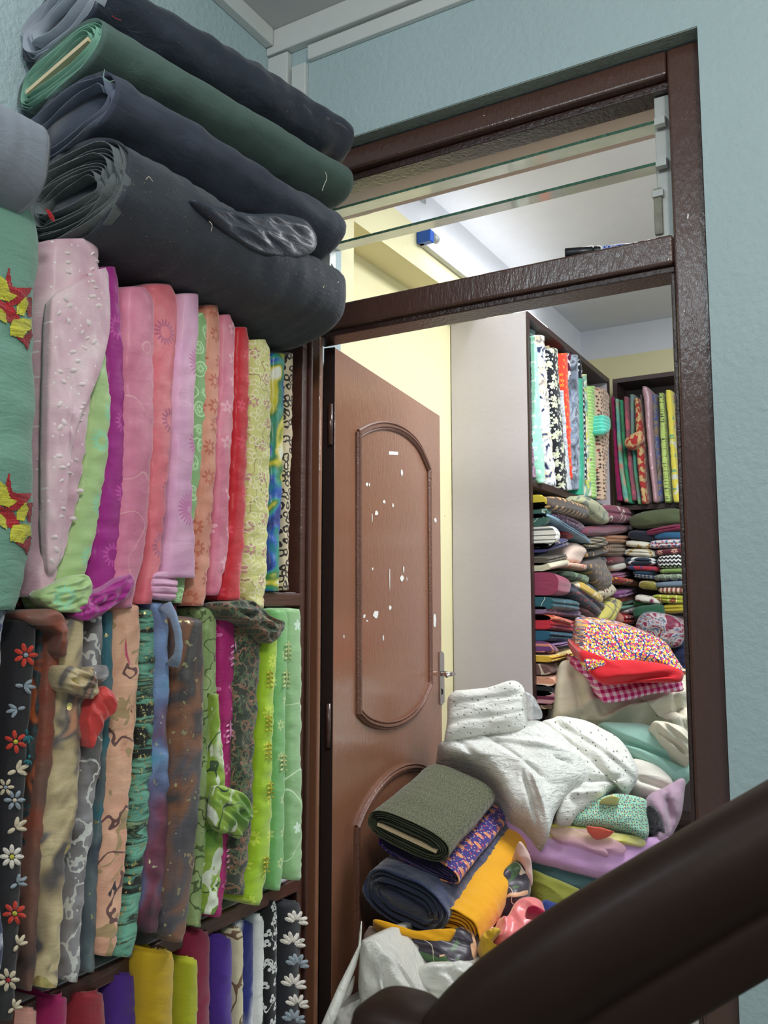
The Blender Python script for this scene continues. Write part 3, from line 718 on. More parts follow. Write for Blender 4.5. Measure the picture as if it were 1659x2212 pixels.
# folded-over sheer flap across the pale pink bolt
solid('loose_flap', [(110, 660), (130, 628), (180, 602), (229, 578), (236, 640), (238, 700), (220, 790), (196, 850), (166, 920), (150, 1000), (140, 1100), (128, 1210), (104, 1235), (100, 1060), (103, 860)], ('X', -1.038), F_B1, None, None, parent=BO['B2'], back=(-1, 0, 0), bl=.02, bulge=.007, wr=(.004, 3, 1.3, 2), sub=4)
FLAP = list(BV)[-1]
solid('rolled_bottom_edge', [(332, 1240), (378, 1240), (376, 1292), (350, 1296), (330, 1285)], ('X', -1.05), F_B6, None, None, parent=BO['B7'], back=(-1, 0, 0), bl=.04, bulge=.01, layers=4)
solid('spilled_end', [(160, 1330), (186, 1290), (230, 1270), (283, 1240), (284, 1282), (240, 1312), (195, 1340)], ('X', -1.035), F_B3, None, None, parent=BO['B4'], back=(-1, 0, 0), bl=.03, bulge=.006, wr=(.007, 5, -.4, 2), sub=3)
solid('spilled_end', [(84, 1290), (110, 1265), (180, 1240), (200, 1270), (180, 1318), (150, 1323), (115, 1318)], ('X', -1.035), F_B2, None, None, parent=BO['B3'], back=(-1, 0, 0), bl=.03, bulge=.006, wr=(.007, 5, -.3, 2), sub=3)
# raised embroidery -------------------------------------------------
def conform(o, pts, plX, off=.0015):
    out = []; bv = BV[o.name]; alt = BV[FLAP] if o.name == BO['B2'].name else None
    for (x, y) in pts:
        p = atX(x, y, plX); h = bv.ray_cast(Vector((0.3, p.y - .0, p.z)) , Vector((-1, 0, 0)))
        # step along the sight line of the stitch itself
        d = ray(x, y).normalized(); h2 = bv.ray_cast(Vector((0, 0, H)), d)
        q = h2[0] if h2[0] is not None else p
        if alt is not None:
            h3 = alt.ray_cast(Vector((0, 0, H)), d)
            if h3[0] is not None and h3[3] < (q - Vector((0, 0, H))).length: q = h3[0]
        out.append(q + Vector((off, -off * .5, 0)))
    return out
def patch(o, pts, mat, X, name='embroidery', off=.0015):
    """a stitched patch following the cloth surface: fan with inner ring"""
    n = len(pts); cx = sum(p[0] for p in pts) / n; cy = sum(p[1] for p in pts) / n
    allp = [(cx, cy)] + [((x + cx) / 2, (y + cy) / 2) for x, y in pts] + list(pts)
    A = conform(o, allp, X, off); A = [a + Vector((.0012 if i <= n else -.001, 0, 0)) for i, a in enumerate(A)]
    Fc = [(0, 1 + (i + 1) % n, 1 + i) for i in range(n)] + [(1 + i, 1 + (i + 1) % n, 1 + n + (i + 1) % n, 1 + n + i) for i in range(n)]
    return A, Fc
def patches(o, plist, mat, X, name, off=.0015):
    V, Fc = [], []
    for pts in plist:
        a, f = patch(o, pts, mat, X, name, off); k = len(V); V += a; Fc += [tuple(i + k for i in q) for q in f]
    return mk(name, V, Fc, mat, o)
def grid_patches(o, plist, mat, X, name, off=.0015, st=2.2):
    V, Fc = [], []
    bv = BV[o.name]
    def inside(x, y, P):
        c = False
        for i in range(len(P)):
            (x1, y1), (x2, y2) = P[i], P[i - 1]
            if (y1 > y) != (y2 > y) and x < (x2 - x1) * (y - y1) / (y2 - y1) + x1: c = not c
        return c
    for P in plist:
        idx = {}
        x0, x1 = min(p[0] for p in P), max(p[0] for p in P); y0, y1 = min(p[1] for p in P), max(p[1] for p in P)
        def vid(i, j):
            if (i, j) not in idx:
                d = ray(x0 + i * st, y0 + j * st * .8).normalized(); h = bv.ray_cast(Vector((0, 0, H)), d)
                if h[0] is None: return None
                idx[(i, j)] = len(V); V.append(h[0] - d * (off + .0006 * ((i * 7 + j * 3) % 3)))
            return idx[(i, j)]
        for i in range(int((x1 - x0) / st) + 1):
            for j in range(int((y1 - y0) / (st * .8)) + 1):
                if inside(x0 + (i + .5) * st, y0 + (j + .5) * st * .8, P):
                    q = [vid(i, j), vid(i, j + 1), vid(i + 1, j + 1), vid(i + 1, j)]
                    if None not in q: Fc.append(tuple(q))
    return mk(name, V, Fc, mat, o)
def petal(cx, cy, ang, r0, r1, wd, n=10, jag=0):
    out = []; ca, sa = math.cos(ang), math.sin(ang)
    for i in range(n):
        q = 2 * math.pi * i / n; x = (r0 + r1) / 2 + (r1 - r0) / 2 * math.cos(q); y = wd * math.sin(q)
        if jag: x += jag * (1 if i % 2 else -.5); y *= 1.0 + (.2 if i % 2 else 0)
        out.append((cx + x * ca - y * sa, cy + x * sa + y * ca))
    return out
S_RED = fab('red_thread', (186, 28, 40), bump=.8, wr=1.5); S_DRED = fab('dark_red_thread', (156, 36, 44), bump=.8, wr=1.5); S_YEL = fab('yellow_thread', (214, 206, 60), bump=.8, wr=1.5)
S_WHT = fab('white_thread', (236, 226, 214), bump=.6); S_GRY = fab('grey_blue_thread', (150, 162, 172), bump=.6); S_CRM = fab('cream_thread', (214, 198, 170), bump=.6)
S_TEAL = fab('teal_thread', (40, 110, 120), bump=.6); S_ORR = fab('orange_red_thread', (206, 62, 44), bump=.6); S_GRNO = fab('dark_green_thread', (70, 88, 62), bump=.6)
def poly(o, X, mats_pts, name):
    for mat, pts in mats_pts: patches(o, pts, mat, X, name)
for dy in (0, 444):
    cx, cy = 8, 686 + dy
    red = [[(20, 574 + dy), (26, 618 + dy), (40, 622 + dy), (70, 622 + dy), (62, 636 + dy), (44, 656 + dy), (20, 662 + dy), (2, 640 + dy)],
           [(0, 648 + dy), (30, 664 + dy), (48, 694 + dy), (24, 698 + dy), (0, 684 + dy)]]
    dred = [[(56, 642 + dy), (90, 644 + dy), (86, 660 + dy), (72, 684 + dy), (60, 684 + dy)], [(72, 706 + dy), (94, 706 + dy), (100, 722 + dy), (80, 712 + dy), (66, 734 + dy), (60, 758 + dy), (52, 742 + dy), (34, 728 + dy), (58, 722 + dy)]]
    yel = [[(0, 596 + dy), (14, 606 + dy), (22, 632 + dy), (38, 638 + dy), (20, 652 + dy), (0, 646 + dy)], [(36, 662 + dy), (56, 640 + dy), (62, 656 + dy), (52, 682 + dy), (36, 678 + dy)],
           [(28, 690 + dy), (52, 688 + dy), (78, 692 + dy), (82, 704 + dy), (58, 716 + dy), (50, 730 + dy), (22, 724 + dy), (22, 706 + dy)], [(0, 664 + dy), (12, 676 + dy), (16, 700 + dy), (0, 690 + dy)]]
    grid_patches(BO['B0'], red, S_RED, -.99, 'embroidered_flower'); grid_patches(BO['B0'], dred, S_DRED, -.99, 'embroidered_flower', .0018)
    grid_patches(BO['B0'], yel, S_YEL, -.99, 'embroidered_flower', .0028)
patches(BO['B0'], [[(98, 450), (108, 455), (118, 470), (119, 480), (108, 474)]], S_RED, -.99, 'embroidered_flower')
spr = []
for (x, y, a, s) in ((140, 545, .3, 1), (141, 565, .3, 1), (143, 585, .5, 1), (206, 545, 2.6, .8), (205, 562, .4, .8), (204, 578, 2.6, .8), (190, 592, .2, .9), (196, 606, .4, .9), (202, 620, .2, .8), (136, 640, .7, 1.2), (142, 664, -.4, 1.3), (132, 670, 2.2, 1), (147, 686, 1.2, 1.1), (176, 724, -1.2, .9), (184, 734, -.6, .9), (182, 748, 1, .8), (124, 800, .4, 1), (134, 820, .8, 1), (177, 872, 0, .7), (183, 880, 3, .7), (176, 894, 0, .7), (180, 908, 3, .7), (160, 990, .6, .9), (150, 1000, 2, .8), (146, 1020, .4, .9), (138, 1034, 2.4, .8), (132, 1096, .4, .9), (130, 1112, .7, .8)):
    spr.append(petal(x, y, a, 0, 14 * s, 4 * s, 8))
for (x, y) in ((150, 760), (160, 780), (152, 800), (192, 640), (205, 660), (188, 690), (200, 745), (125, 880), (135, 905), (126, 930), (170, 830), (120, 985), (128, 1010), (110, 1160), (118, 1180), (108, 1205), (150, 1120), (165, 1060)): spr.append(petal(x, y, (x * 7 + y) % 3 - 1, 0, 17, 5, 8))
for sp_ in spr: patches(BO['B2'], [sp_], fab('pinkish_white_thread', (240, 222, 222), bump=.3), -1.045, 'embroidered_leaf', .0012)

# ---------------------------------------------------------------- middle row
g2 = 'upright bolts on the middle shelf'
sat = dict(rough=.5, coat=.12, bump=.3)
gold = (90, .60, (222, 202, 130))
F_C0 = fab('navy_white_floral', [(36, 44, 78), (44, 54, 92), (200, 204, 214), (60, 70, 110)], noisep=(12, 3, 2), rough=.7)
F_C1 = fab('black_embroidered_base', (30, 28, 32), rough=.85)
F_C2 = fab('dark_orange_teal_print', [(30, 40, 44), (150, 72, 40), (36, 64, 70), (60, 44, 38), (180, 90, 48)], noisep=(11, 2, 1.5), **sat)
F_C3 = fab('brown_ombre', [(70, 58, 56), (120, 84, 72), (140, 70, 50), (96, 80, 72)], noisep=(6, 2, .8), **sat)
F_C4 = fab('cream_gold_satin_print', [(86, 80, 80), (166, 146, 112), (206, 188, 146), (190, 170, 130), (96, 92, 92), (206, 150, 116)], noisep=(7, 2, 1.4), metal=(14, .66, (226, 204, 130)), **sat)
F_C5 = fab('grey_vein_print', [(120, 116, 118), (150, 146, 150), (104, 100, 98), (84, 80, 78)], [('lines', (206, 206, 200), 22, .07, 3, 2)], noisep=(7, 2, 1), **sat)
F_C5R = fab('red_satin_corner', (214, 66, 62), **sat)
F_C6 = fab('teal_grey_print', [(60, 70, 86), (104, 116, 118), (60, 116, 128), (56, 100, 120)], noisep=(6, 2, 1), metal=(60, .68, (210, 196, 140)), **sat)
F_C7 = fab('peach_bird_print', [(216, 156, 128), (226, 170, 142), (232, 182, 150), (222, 160, 130)], [('blobs', (176, 148, 106), 15, .64, (1, 1, 1), 1.5), ('lines', (112, 76, 74), 9, .010, 3, 1), ('blobs', (196, 70, 108), 9, .70, (1, 1, .6), 1.5), ('blobs', (60, 48, 54), 16, .76, (1, 1, .5), 2)], **sat)
F_C8 = fab('black_green_stripe_foil', [(24, 28, 24), (30, 34, 28), (100, 160, 138), (120, 182, 158), (26, 30, 26), (150, 180, 140)], noisep=(7, 4, .6), stretch=(1, 1, 6), metal=(120, .62, (210, 196, 130)), **sat)
F_C9 = fab('blue_watercolour_print', [(44, 36, 46), (120, 60, 80), (96, 104, 140), (122, 148, 190), (90, 150, 180), (112, 120, 134)], noisep=(5, 2, .8), metal=(50, .68, (210, 200, 160)), **sat)
F_C10 = fab('crimson_plain', (156, 26, 62), **sat)
F_C11 = fab('dark_bronze_print', [(62, 60, 66), (84, 78, 82), (128, 84, 58), (58, 56, 58), (96, 92, 88)], noisep=(6, 3, 1), metal=(40, .64, (196, 184, 140)), **sat)
F_C12 = fab('green_lace_print', [(150, 176, 116), (170, 192, 130), (120, 150, 84)], [('lines', (92, 110, 66), 26, .05, 2, 3)], **sat)
F_C13 = fab('bright_green_lily_print', [(96, 140, 50), (150, 180, 70), (140, 172, 60), (226, 232, 206)], [('lines', (60, 84, 50), 16, .03, 1, 2), ('blobs', (226, 232, 210), 16, .64, (1, 1, .7), 2)], noisep=(9, 1, 1.5), **sat)
F_C14 = fab('magenta_embroidered', (176, 22, 110), [('petals', (218, 110, 166), 20, .2, 4, .08)], **sat)
F_C15 = fab('dark_green_paisley', [(46, 52, 44), (62, 68, 56), (50, 54, 46)], [('lines', (150, 112, 92), 34, .06, 3, 3), ('ring', (128, 92, 70), 26, .20, .30), ('lines', (92, 110, 78), 60, .08, 2, 2)], rough=.7)
F_C16 = fab('lime_green_organza', (168, 206, 32), [('petals', (204, 226, 70), 18, .25, 8, .07)], **sheer)
F_C17 = fab('apple_green_organza', (122, 188, 110), [('petals', (190, 214, 140), 20, .22, 6, .08)], **sheer)
F_C18 = fab('pale_green_vine_organza', (150, 196, 134), [('lines', (212, 236, 196), 8, .012, 0, 2), ('petals', (214, 238, 214), 10, .12, 5, 0)], **sheer)
rows2 = [
 ('navy and white floral bolt at the left edge of the middle shelf', F_C0, -1.01, [(1322, -60, 34), (1372, -60, 22), (1504, -60, 14), (1680, -60, 8), (1900, -60, 12), (2000, -60, 24), (2050, -60, 30), (2090, -60, 22), (2130, -60, 4)], {}),
 ('black bolt embroidered with red cream and blue flowers', F_C1, -1.03, [(1345, 36, 90), (1372, 26, 90), (1504, 10, 82), (1635, 0, 71), (1767, -12, 65), (1899, -20, 60), (2050, -24, 54), (2119, -30, 50), (2205, -30, 42)], dict(wr=.002, e=.4)),
 ('narrow dark bolt with orange and teal print beside the embroidered black bolt', F_C2, -1.06, [(1354, 80, 116), (1504, 72, 108), (1635, 60, 92), (1811, 56, 84), (1899, 50, 80), (2060, 44, 76)], {}),
 ('brown ombre bolt with orange patch', F_C3, -1.05, [(1335, 96, 135), (1372, 100, 140), (1416, 98, 141), (1504, 90, 132), (1635, 84, 126), (1723, 74, 112), (1811, 66, 102), (1943, 58, 95), (2075, 53, 89), (2141, 54, 78)], {}),
 ('cream and gold satin print bolt with a crumpled collar', F_C4, -1.04, [(1341, 134, 196), (1438, 130, 190), (1460, 132, 206), (1490, 130, 210), (1548, 124, 200), (1600, 122, 192), (1635, 118, 194), (1723, 108, 184), (1811, 94, 174), (1855, 92, 158), (1943, 88, 152), (2075, 84, 145), (2134, 82, 136)], dict(wr=.007, fr_=40)),
 ('grey veined print bolt with bright red corner near its top', F_C5, -1.05, [(1332, 196, 231), (1438, 190, 230), (1500, 186, 240), (1548, 184, 243), (1635, 180, 232), (1723, 172, 216), (1811, 164, 209), (1899, 152, 194), (1987, 148, 190), (2075, 144, 182), (2122, 148, 176)], dict(wr=.006)),
 ('slim blue grey to teal print bolt left of the peach bolt', F_C6, -1.065, [(1323, 224, 252), (1416, 224, 250), (1526, 224, 253), (1635, 220, 243), (1767, 212, 234), (1855, 196, 221), (1943, 186, 218), (2031, 182, 218), (2100, 182, 212)], {}),
 ('peach bolt printed with birds and gold flowers', F_C7, -1.055, [(1312, 250, 315), (1380, 248, 318), (1504, 244, 312), (1592, 238, 306), (1635, 234, 303), (1723, 228, 293), (1811, 222, 288), (1899, 216, 282), (1987, 212, 273), (2020, 212, 268), (2053, 214, 258), (2066, 216, 252)], dict(wr=.005)),
 ('black and sea green streaked bolt with gold foil', F_C8, -1.06, [(1319, 306, 350), (1340, 305, 352), (1504, 302, 347), (1635, 296, 343), (1723, 290, 335), (1811, 284, 328), (1899, 276, 317), (1987, 264, 308), (2031, 256, 305), (2068, 252, 300)], dict(wr=.005)),
 ('blue watercolour print bolt with a loose ribbon loop at its top', F_C9, -1.05, [(1306, 330, 370), (1350, 338, 372), (1438, 340, 373), (1548, 338, 373), (1635, 334, 373), (1723, 328, 377), (1789, 326, 382), (1833, 322, 380), (1899, 316, 373), (1943, 313, 360), (1985, 312, 352), (2016, 314, 346)], dict(wr=.007, fr_=38)),
 ('thin crimson bolt glimpsed behind the blue loop', F_C10, -1.08, [(1310, 366, 388), (1504, 362, 387), (1723, 360, 380), (1940, 340, 362), (2012, 336, 352)], {}),
 ('dark grey and bronze print bolt wrapped with a wide band', F_C11, -1.035, [(1343, 388, 449), (1380, 384, 451), (1438, 382, 453), (1548, 380, 453), (1635, 378, 451), (1679, 376, 448), (1767, 374, 440), (1855, 370, 433), (1943, 362, 422), (2009, 358, 413), (2036, 372, 402)], dict(wr=.003, e=.4)),
 ('pale green lace print bolt beside the bronze bolt', F_C12, -1.06, [(1319, 425, 478), (1345, 440, 478), (1504, 440, 477), (1592, 436, 468), (1679, 434, 467), (1767, 430, 464), (1855, 426, 453), (1943, 418, 448), (2003, 418, 442)], {}),
 ('bright green lily print bolt with an end sticking out', F_C13, -1.045, [(1500, 462, 478), (1548, 462, 480), (1613, 460, 488), (1679, 458, 496), (1767, 456, 492), (1855, 452, 490), (1943, 447, 480), (1976, 448, 470)], dict(wr=.006)),
 ('magenta bolt with white stitched sprigs on the middle shelf', F_C14, -1.055, [(1316, 476, 518), (1366, 476, 522), (1372, 476, 528), (1460, 474, 525), (1548, 472, 521), (1635, 470, 512), (1723, 466, 510), (1811, 462, 505), (1899, 458, 499), (1965, 456, 488), (1982, 458, 482)], {}),
 ('dark green paisley bolt with a bunched hood at the top', F_C15, -1.04, [(1310, 518, 570), (1366, 514, 584), (1390, 514, 577), (1460, 512, 573), (1504, 510, 567), (1548, 510, 571), (1592, 508, 560), (1679, 508, 562), (1767, 504, 556), (1855, 502, 549), (1899, 501, 540), (1934, 502, 534)], dict(wr=.006, fr_=35)),
 ('lime green organza bolt overhanging the middle shelf', F_C16, -1.035, [(1376, 572, 609), (1416, 570, 609), (1504, 564, 602), (1635, 560, 598), (1767, 552, 598), (1855, 546, 593), (1899, 536, 587), (1943, 530, 576), (1956, 544, 570)], dict(wr=.004)),
 ('apple green embroidered bolt right of the lime green one', F_C17, -1.05, [(1318, 590, 626), (1330, 588, 633), (1460, 588, 631), (1548, 588, 626), (1767, 586, 624), (1855, 585, 622), (1912, 585, 616), (1924, 592, 610)], dict(wr=.003, top='flat')),
 ('pale green organza bolt with curling vine stitching, nearest the door frame', F_C18, -1.05, [(1316, 612, 658), (1330, 614, 661), (1504, 616, 663), (1635, 618, 661), (1767, 620, 663), (1855, 620, 663), (1899, 622, 661), (1902, 626, 655)], dict(wr=.004, top='flat')),
]
for i, (lab, mat, X, st, kw) in enumerate(rows2):
    BO['C%d' % i] = bolt('fabric_bolt', st, ('X', X), X + 1.238, mat, lab, g2, clampz=Z2, lip=SX + .008, ztop=Z1 - .032, **kw)
# loose ends and wrapped pieces
P_ = BO
solid('bunched_top', [(40, 1330), (60, 1318), (110, 1316), (136, 1335), (141, 1380), (138, 1420), (122, 1410), (120, 1370), (90, 1350), (60, 1350)], ('X', -1.035), F_C3, None, None, parent=P_['C3'], back=(-1, 0, 0), bl=.05, bulge=.016, ctr=(118, 1352), N=60, K=10)
solid('crumpled_collar', [(138, 1442), (160, 1440), (186, 1452), (196, 1440), (204, 1462), (211, 1485), (196, 1510), (170, 1500), (140, 1488)], ('X', -1.02), F_C4, None, None, parent=P_['C4'], back=(-1, 0, 0), bl=.05, bulge=.010, wr=(.012, 5, .4, 2), sub=3)
solid('red_corner', [(228, 1482), (253, 1510), (246, 1540), (222, 1560), (198, 1618), (188, 1560), (196, 1520), (210, 1500)], ('X', -1.022), F_C5R, None, None, parent=P_['C5'], back=(-1, 0, 0), bl=.03, bulge=.006, wr=(.006, 4, 1, 2), sub=2)
solid('grey_tie', [(196, 1452), (214, 1440), (230, 1438), (228, 1462), (205, 1476)], ('X', -1.03), F_C5, None, None, parent=P_['C5'], back=(-1, 0, 0), bl=.03, bulge=.01)
lp_ = [atX(x, y, X_) for x, y, X_ in ((352, 1310, -1.05), (362, 1312, -1.03), (374, 1330, -1.01), (384, 1365, -1.0), (387, 1395, -1.0), (383, 1420, -1.0), (375, 1434, -1.02), (371, 1436, -1.04))]
tube('ribbon_loop', lp_, .011, fab('pale_blue_ribbon', (136, 158, 186), **sat), P_['C9'], n=10, sx=.35, flat=(1, -.3, 0))
solid('sticking_out_end', [(470, 1700), (500, 1704), (530, 1718), (545, 1755), (530, 1790), (514, 1812), (500, 1796), (478, 1800), (462, 1770)], ('X', -1.02), F_C13, None, None, parent=P_['C13'], back=(-1, 0, 0), bl=.02, bulge=.007, wr=(.007, 5, .9, 2), sub=3)
solid('bunched_hood', [(488, 1303), (530, 1297), (548, 1300), (580, 1330), (614, 1346), (600, 1380), (576, 1390), (556, 1372), (530, 1345), (500, 1335)], ('X', -1.02), F_C15, None, None, parent=P_['C15'], back=(-1, 0, 0), bl=.06, bulge=.010, wr=(.011, 5, .6, 2), sub=3)
# embroidery on the black bolt
o = P_['C1']; XE = -1.03
def daisy(px, py, R, n, mat, cmat, a0=0):
    patches(o, [petal(px, py, a0 + 2 * math.pi * i / n, R * .22, R, R * .2, 8) for i in range(n)], mat, XE, 'embroidered_flower')
    patches(o, [petal(px, py, 0, -R * .2, R * .2, R * .2, 8)], cmat, XE, 'embroidered_centre', .003)
def branch(px, py, R, mat, a0=0):
    patches(o, [petal(px, py, a0 + a, 1, R * l, R * .17, 8) for a, l in ((0, 1), (.75, .85), (-.75, .85), (math.pi, .7))], mat, XE, 'embroidered_leaf')
daisy(56, 1415, 27, 7, S_ORR, S_GRY); branch(52, 1482, 27, S_GRY, .1); branch(38, 1532, 26, S_GRY, 2.9); daisy(34, 1602, 26, 6, S_ORR, S_YEL, .4); branch(60, 1588, 20, S_TEAL, 1.4)
branch(36, 1664, 30, S_CRM, -.4); daisy(32, 1728, 24, 6, S_GRY, S_CRM); branch(34, 1788, 30, S_CRM, -.6); daisy(26, 1850, 27, 8, S_WHT, S_YEL); branch(38, 1908, 26, S_GRY, -.6); daisy(32, 1972, 27, 7, S_ORR, S_YEL, .3)
branch(40, 2040, 26, S_CRM, -1.0); daisy(18, 2116, 26, 7, S_CRM, S_RED); branch(30, 2176, 24, S_CRM, -.8); branch(62, 1640, 16, S_TEAL, 1.8); daisy(12, 1700, 20, 6, S_CRM, S_GRY)
o2 = P_['C14']
def sprig(ob, X, px, py, s, mat):
    L = [petal(px, py, math.pi / 2, -22 * s, 24 * s, 1.1, 8)]
    for k in range(4):
        for sg in (-1, 1): L.append(petal(px, py - 14 * s + k * 12 * s, math.pi / 2 + sg * .8, 3 * s, 13 * s, 2.2 * s, 8))
    patches(ob, L, mat, X, 'embroidered_sprig', .003)
sprig(o2, -1.055, 508, 1405, 1.1, fab('pink_thread', (228, 150, 190)))
sprig(o2, -1.055, 497, 1575, 1.0, MC['pink_thread']); sprig(o2, -1.055, 498, 1845, 1, MC['pink_thread']); sprig(o2, -1.055, 512, 1510, .8, MC['pink_thread'])
for k, (x, y) in enumerate(((582, 1460), (580, 1555), (580, 1615), (584, 1700), (575, 1860))): sprig(P_['C16'], -1.035, x, y, .8, S_YEL)
for k, (x, y) in enumerate(((622, 1400), (618, 1460), (612, 1640))): sprig(P_['C17'], -1.05, x, y, .8, fab('gold_green_thread', (206, 214, 150)))

# ---------------------------------------------------------------- bottom row (tops seen from above)
g3 = 'rolled bolts on the lowest shelf'
F = lambda k, c, **kw: fab(k, c, **kw)
rows3 = [
 ('peach pink bolt end low at the left edge', F('peach_pink', (222, 160, 144)), -1.04, [(2178, 48, 94), (2212, 46, 94), (2420, 40, 92)], {}),
 ('magenta cotton bolt with frayed top on the lowest shelf', F('magenta_cotton', (158, 22, 88)), -1.04, [(2150, 96, 163), (2170, 92, 164), (2420, 84, 160)], {}),
 ('maroon red bolt with open frayed roll top', F('maroon_red', (146, 38, 50)), -1.04, [(2143, 168, 242), (2170, 162, 246), (2420, 150, 262)], {}),
 ('deep purple rolled bolt left of the mustard roll', F('deep_purple', (82, 42, 138)), -1.05, [(2100, 245, 310), (2130, 243, 314), (2420, 240, 314)], {}),
 ('mustard yellow rolled bolt', F('mustard_yellow', (196, 160, 22)), -1.02, [(2052, 318, 392), (2072, 314, 398), (2212, 322, 392), (2420, 322, 388)], {}),
 ('lime roll with small red block print', fab('lime_block_print', (178, 180, 36), [('petals', (150, 50, 30), 9, .22, 4, 0)]), -1.03, [(2068, 396, 440), (2082, 395, 442), (2420, 394, 438)], {}),
 ('crimson rolled bolt standing under the middle shelf', F('crimson_roll', (138, 28, 62)), -1.045, [(2004, 404, 466), (2030, 400, 472), (2420, 396, 470)], {}),
 ('violet rolled bolt right of the crimson one', F('violet_roll', (78, 44, 146)), -1.04, [(2022, 470, 512), (2036, 468, 516), (2420, 466, 514)], {}),
 ('cream roll with fine brown leaf lines', fab('cream_brown_lines', (214, 204, 170), [('lines', (120, 92, 70), 18, .04, 1, 3)]), -1.05, [(2004, 508, 532), (2020, 505, 536), (2420, 504, 534)], {}),
 ('navy and white wave print roll', fab('navy_white_wave', [(28, 36, 110), (30, 40, 120), (232, 234, 238), (232, 234, 238), (28, 36, 110)], noisep=(6, 0, 1), stretch=(1, 1, .5), rough=.6), -1.055, [(1988, 524, 556), (2002, 520, 560), (2420, 518, 556)], {}),
 ('black and white blotch print roll', fab('black_white_blotch', (22, 22, 26), [('blobs', (228, 228, 226), 14, .5, (1, 1, .6), 1.2)]), -1.06, [(1972, 552, 574), (1984, 550, 580), (2420, 548, 576)], {}),
 ('black roll with white vine print', fab('black_white_vine', (24, 24, 28), [('petals', (224, 224, 222), 42, .36, 3, .08, .9), ('lines', (224, 224, 222), 22, .03, 1, 3)]), -1.055, [(1938, 580, 604), (1952, 574, 610), (2420, 572, 606)], {}),
 ('black roll with large white leaf branches at the end of the lowest shelf', fab('black_roll_base', (26, 28, 36), rough=.7), -1.045, [(1944, 614, 660), (1956, 608, 666), (2212, 606, 660), (2420, 606, 658)], {}),
]
for i, (lab, mat, X, st, kw) in enumerate(rows3):
    BO['D%d' % i] = bolt('fabric_bolt', [(y + 8 if k < 2 else y, l, r) for k, (y, l, r) in enumerate(st)], ('X', X - .035), 1.235 + X - .035, mat, lab, g3, clampz=H - 1.18, lip=SX, ztop=Z2 - .034, top='spiral', e=.85, wr=.003, nz=40, **kw)
o = BO['D12']; XE = -1.08
for (lx, ly, s) in ((640, 1992, 1), (632, 2040, 1.1), (642, 2085, 1), (634, 2130, 1.1), (642, 2172, 1), (634, 2205, 1)):
    L = []
    for a in (-2.9, -2.4, -1.9, -1.2, -.5, 0): L.append(petal(lx, ly, a + .1, 4, 27 * s, 5.2, 8))
    patches(o, L, S_WHT if int(ly) % 2 == 0 else S_GRY, XE, 'printed_leaf', .001)

# ---------------------------------------------------------------- stack of long bolts on top of the shelving
gs = 'dark bolts stacked flat above the shelving'
F_BLK = fab('charcoal_suiting', (56, 60, 68), rough=.8, sheen=.15, bump=.35, metal=(260, .70, (150, 140, 104)), wr=.5)
F_BLK2 = fab('charcoal_crepe', (54, 60, 74), rough=.75, sheen=.15, bump=.35)
F_BLK3 = fab('charcoal_satin', (42, 48, 62), rough=.45, sheen=.1, coat=.25, bump=.5, metal=(300, .72, (170, 176, 190)))
F_DGR = fab('bottle_green_cotton', (78, 99, 91), rough=.8, sheen=.15, bump=.3)
F_EDGE = fab('charcoal_cut_edge', (92, 98, 98), rough=.95, bump=.5); F_EDG2 = fab('green_cut_edge', (112, 156, 134), rough=.95)
F_EDG3 = fab('blue_grey_cut_edge', (88, 95, 110), rough=.95)
Vx = lambda x, z: Vector((x, 0, z))
T1 = hbolt('fabric_bolt', Vector((-1.085, .875, H + .648)), Vector((-1.065, 1.50, H + .638)), Vector((1, 0, .12)), Vector((0, 0, 1)), .135, .082, F_BLK, F_EDGE, 'thick charcoal bolt with gold flecks, lowest of the stack above the shelves', gs, turns=11, wr=.007, e=.85, crease=40, endjit=.012, core=.2)
T2 = hbolt('fabric_bolt', Vector((-1.10, .875, H + .782)), Vector((-1.055, 1.50, H + .782)), Vector((1, 0, .12)), Vector((0, 0, 1)), .125, .052, F_BLK2, F_EDG3, 'charcoal bolt with loose satin flap, second from the bottom of the stack', gs, turns=2, wr=.007, e=.85, crease=30, core=.55, endjit=.014)
T3 = hbolt('fabric_bolt', Vector((-1.118, .87, H + .878)), Vector((-1.035, 1.515, H + .892)), Vector((1, 0, .12)), Vector((0, 0, 1)), .122, .043, F_DGR, F_EDG2, 'bottle green bolt on a wooden board, second from the top of the stack', gs, turns=6, wr=.004, board=True, e=.85, crease=30, endjit=.008, core=.3)
T4 = hbolt('fabric_bolt', Vector((-1.125, .875, H + .974)), Vector((-1.035, 1.53, H + 1.005)), Vector((1, 0, .1)), Vector((0, 0, 1)), .116, .052, F_BLK3, fab('frayed_white_edge', (150, 156, 166), rough=.95), 'black satin bolt at the very top of the stack', gs, turns=5, wr=.010, e=.9, crease=26, endjit=.014, core=.3)
solid('loose_flap', [(415, 432), (470, 448), (540, 462), (610, 462), (660, 478), (684, 515), (668, 550), (615, 556), (555, 542), (490, 500), (450, 465)], ('X', -.938), F_BLK3, None, None, parent=T2, back=(-1, 0, 0), bl=.05, bulge=.008, wr=(.006, 2.6, .55, 3.4), sub=4, p=1.6)
T0x = atY(80, 335, .70).x; T0z = (atY(50, 225, .70).z + atY(50, 445, .70).z) / 2; T0h = (atY(50, 225, .70).z - atY(50, 445, .70).z) / 2
T0 = hbolt('fabric_bolt', Vector((T0x - .12, .72, T0z)), Vector((T0x - .12, .30, T0z - .02)), Vector((1, 0, 0)), Vector((0, 0, 1)), .12, T0h, fab('ash_grey_poplin', (122, 128, 138), rough=.7, bump=.3), fab('ash_grey_edge', (150, 150, 154)), 'ash grey bolt end lying at the left edge over the sage green bolt', gs, turns=5, wr=.004)
T0.data.materials[0] = MC['ash_grey_poplin']

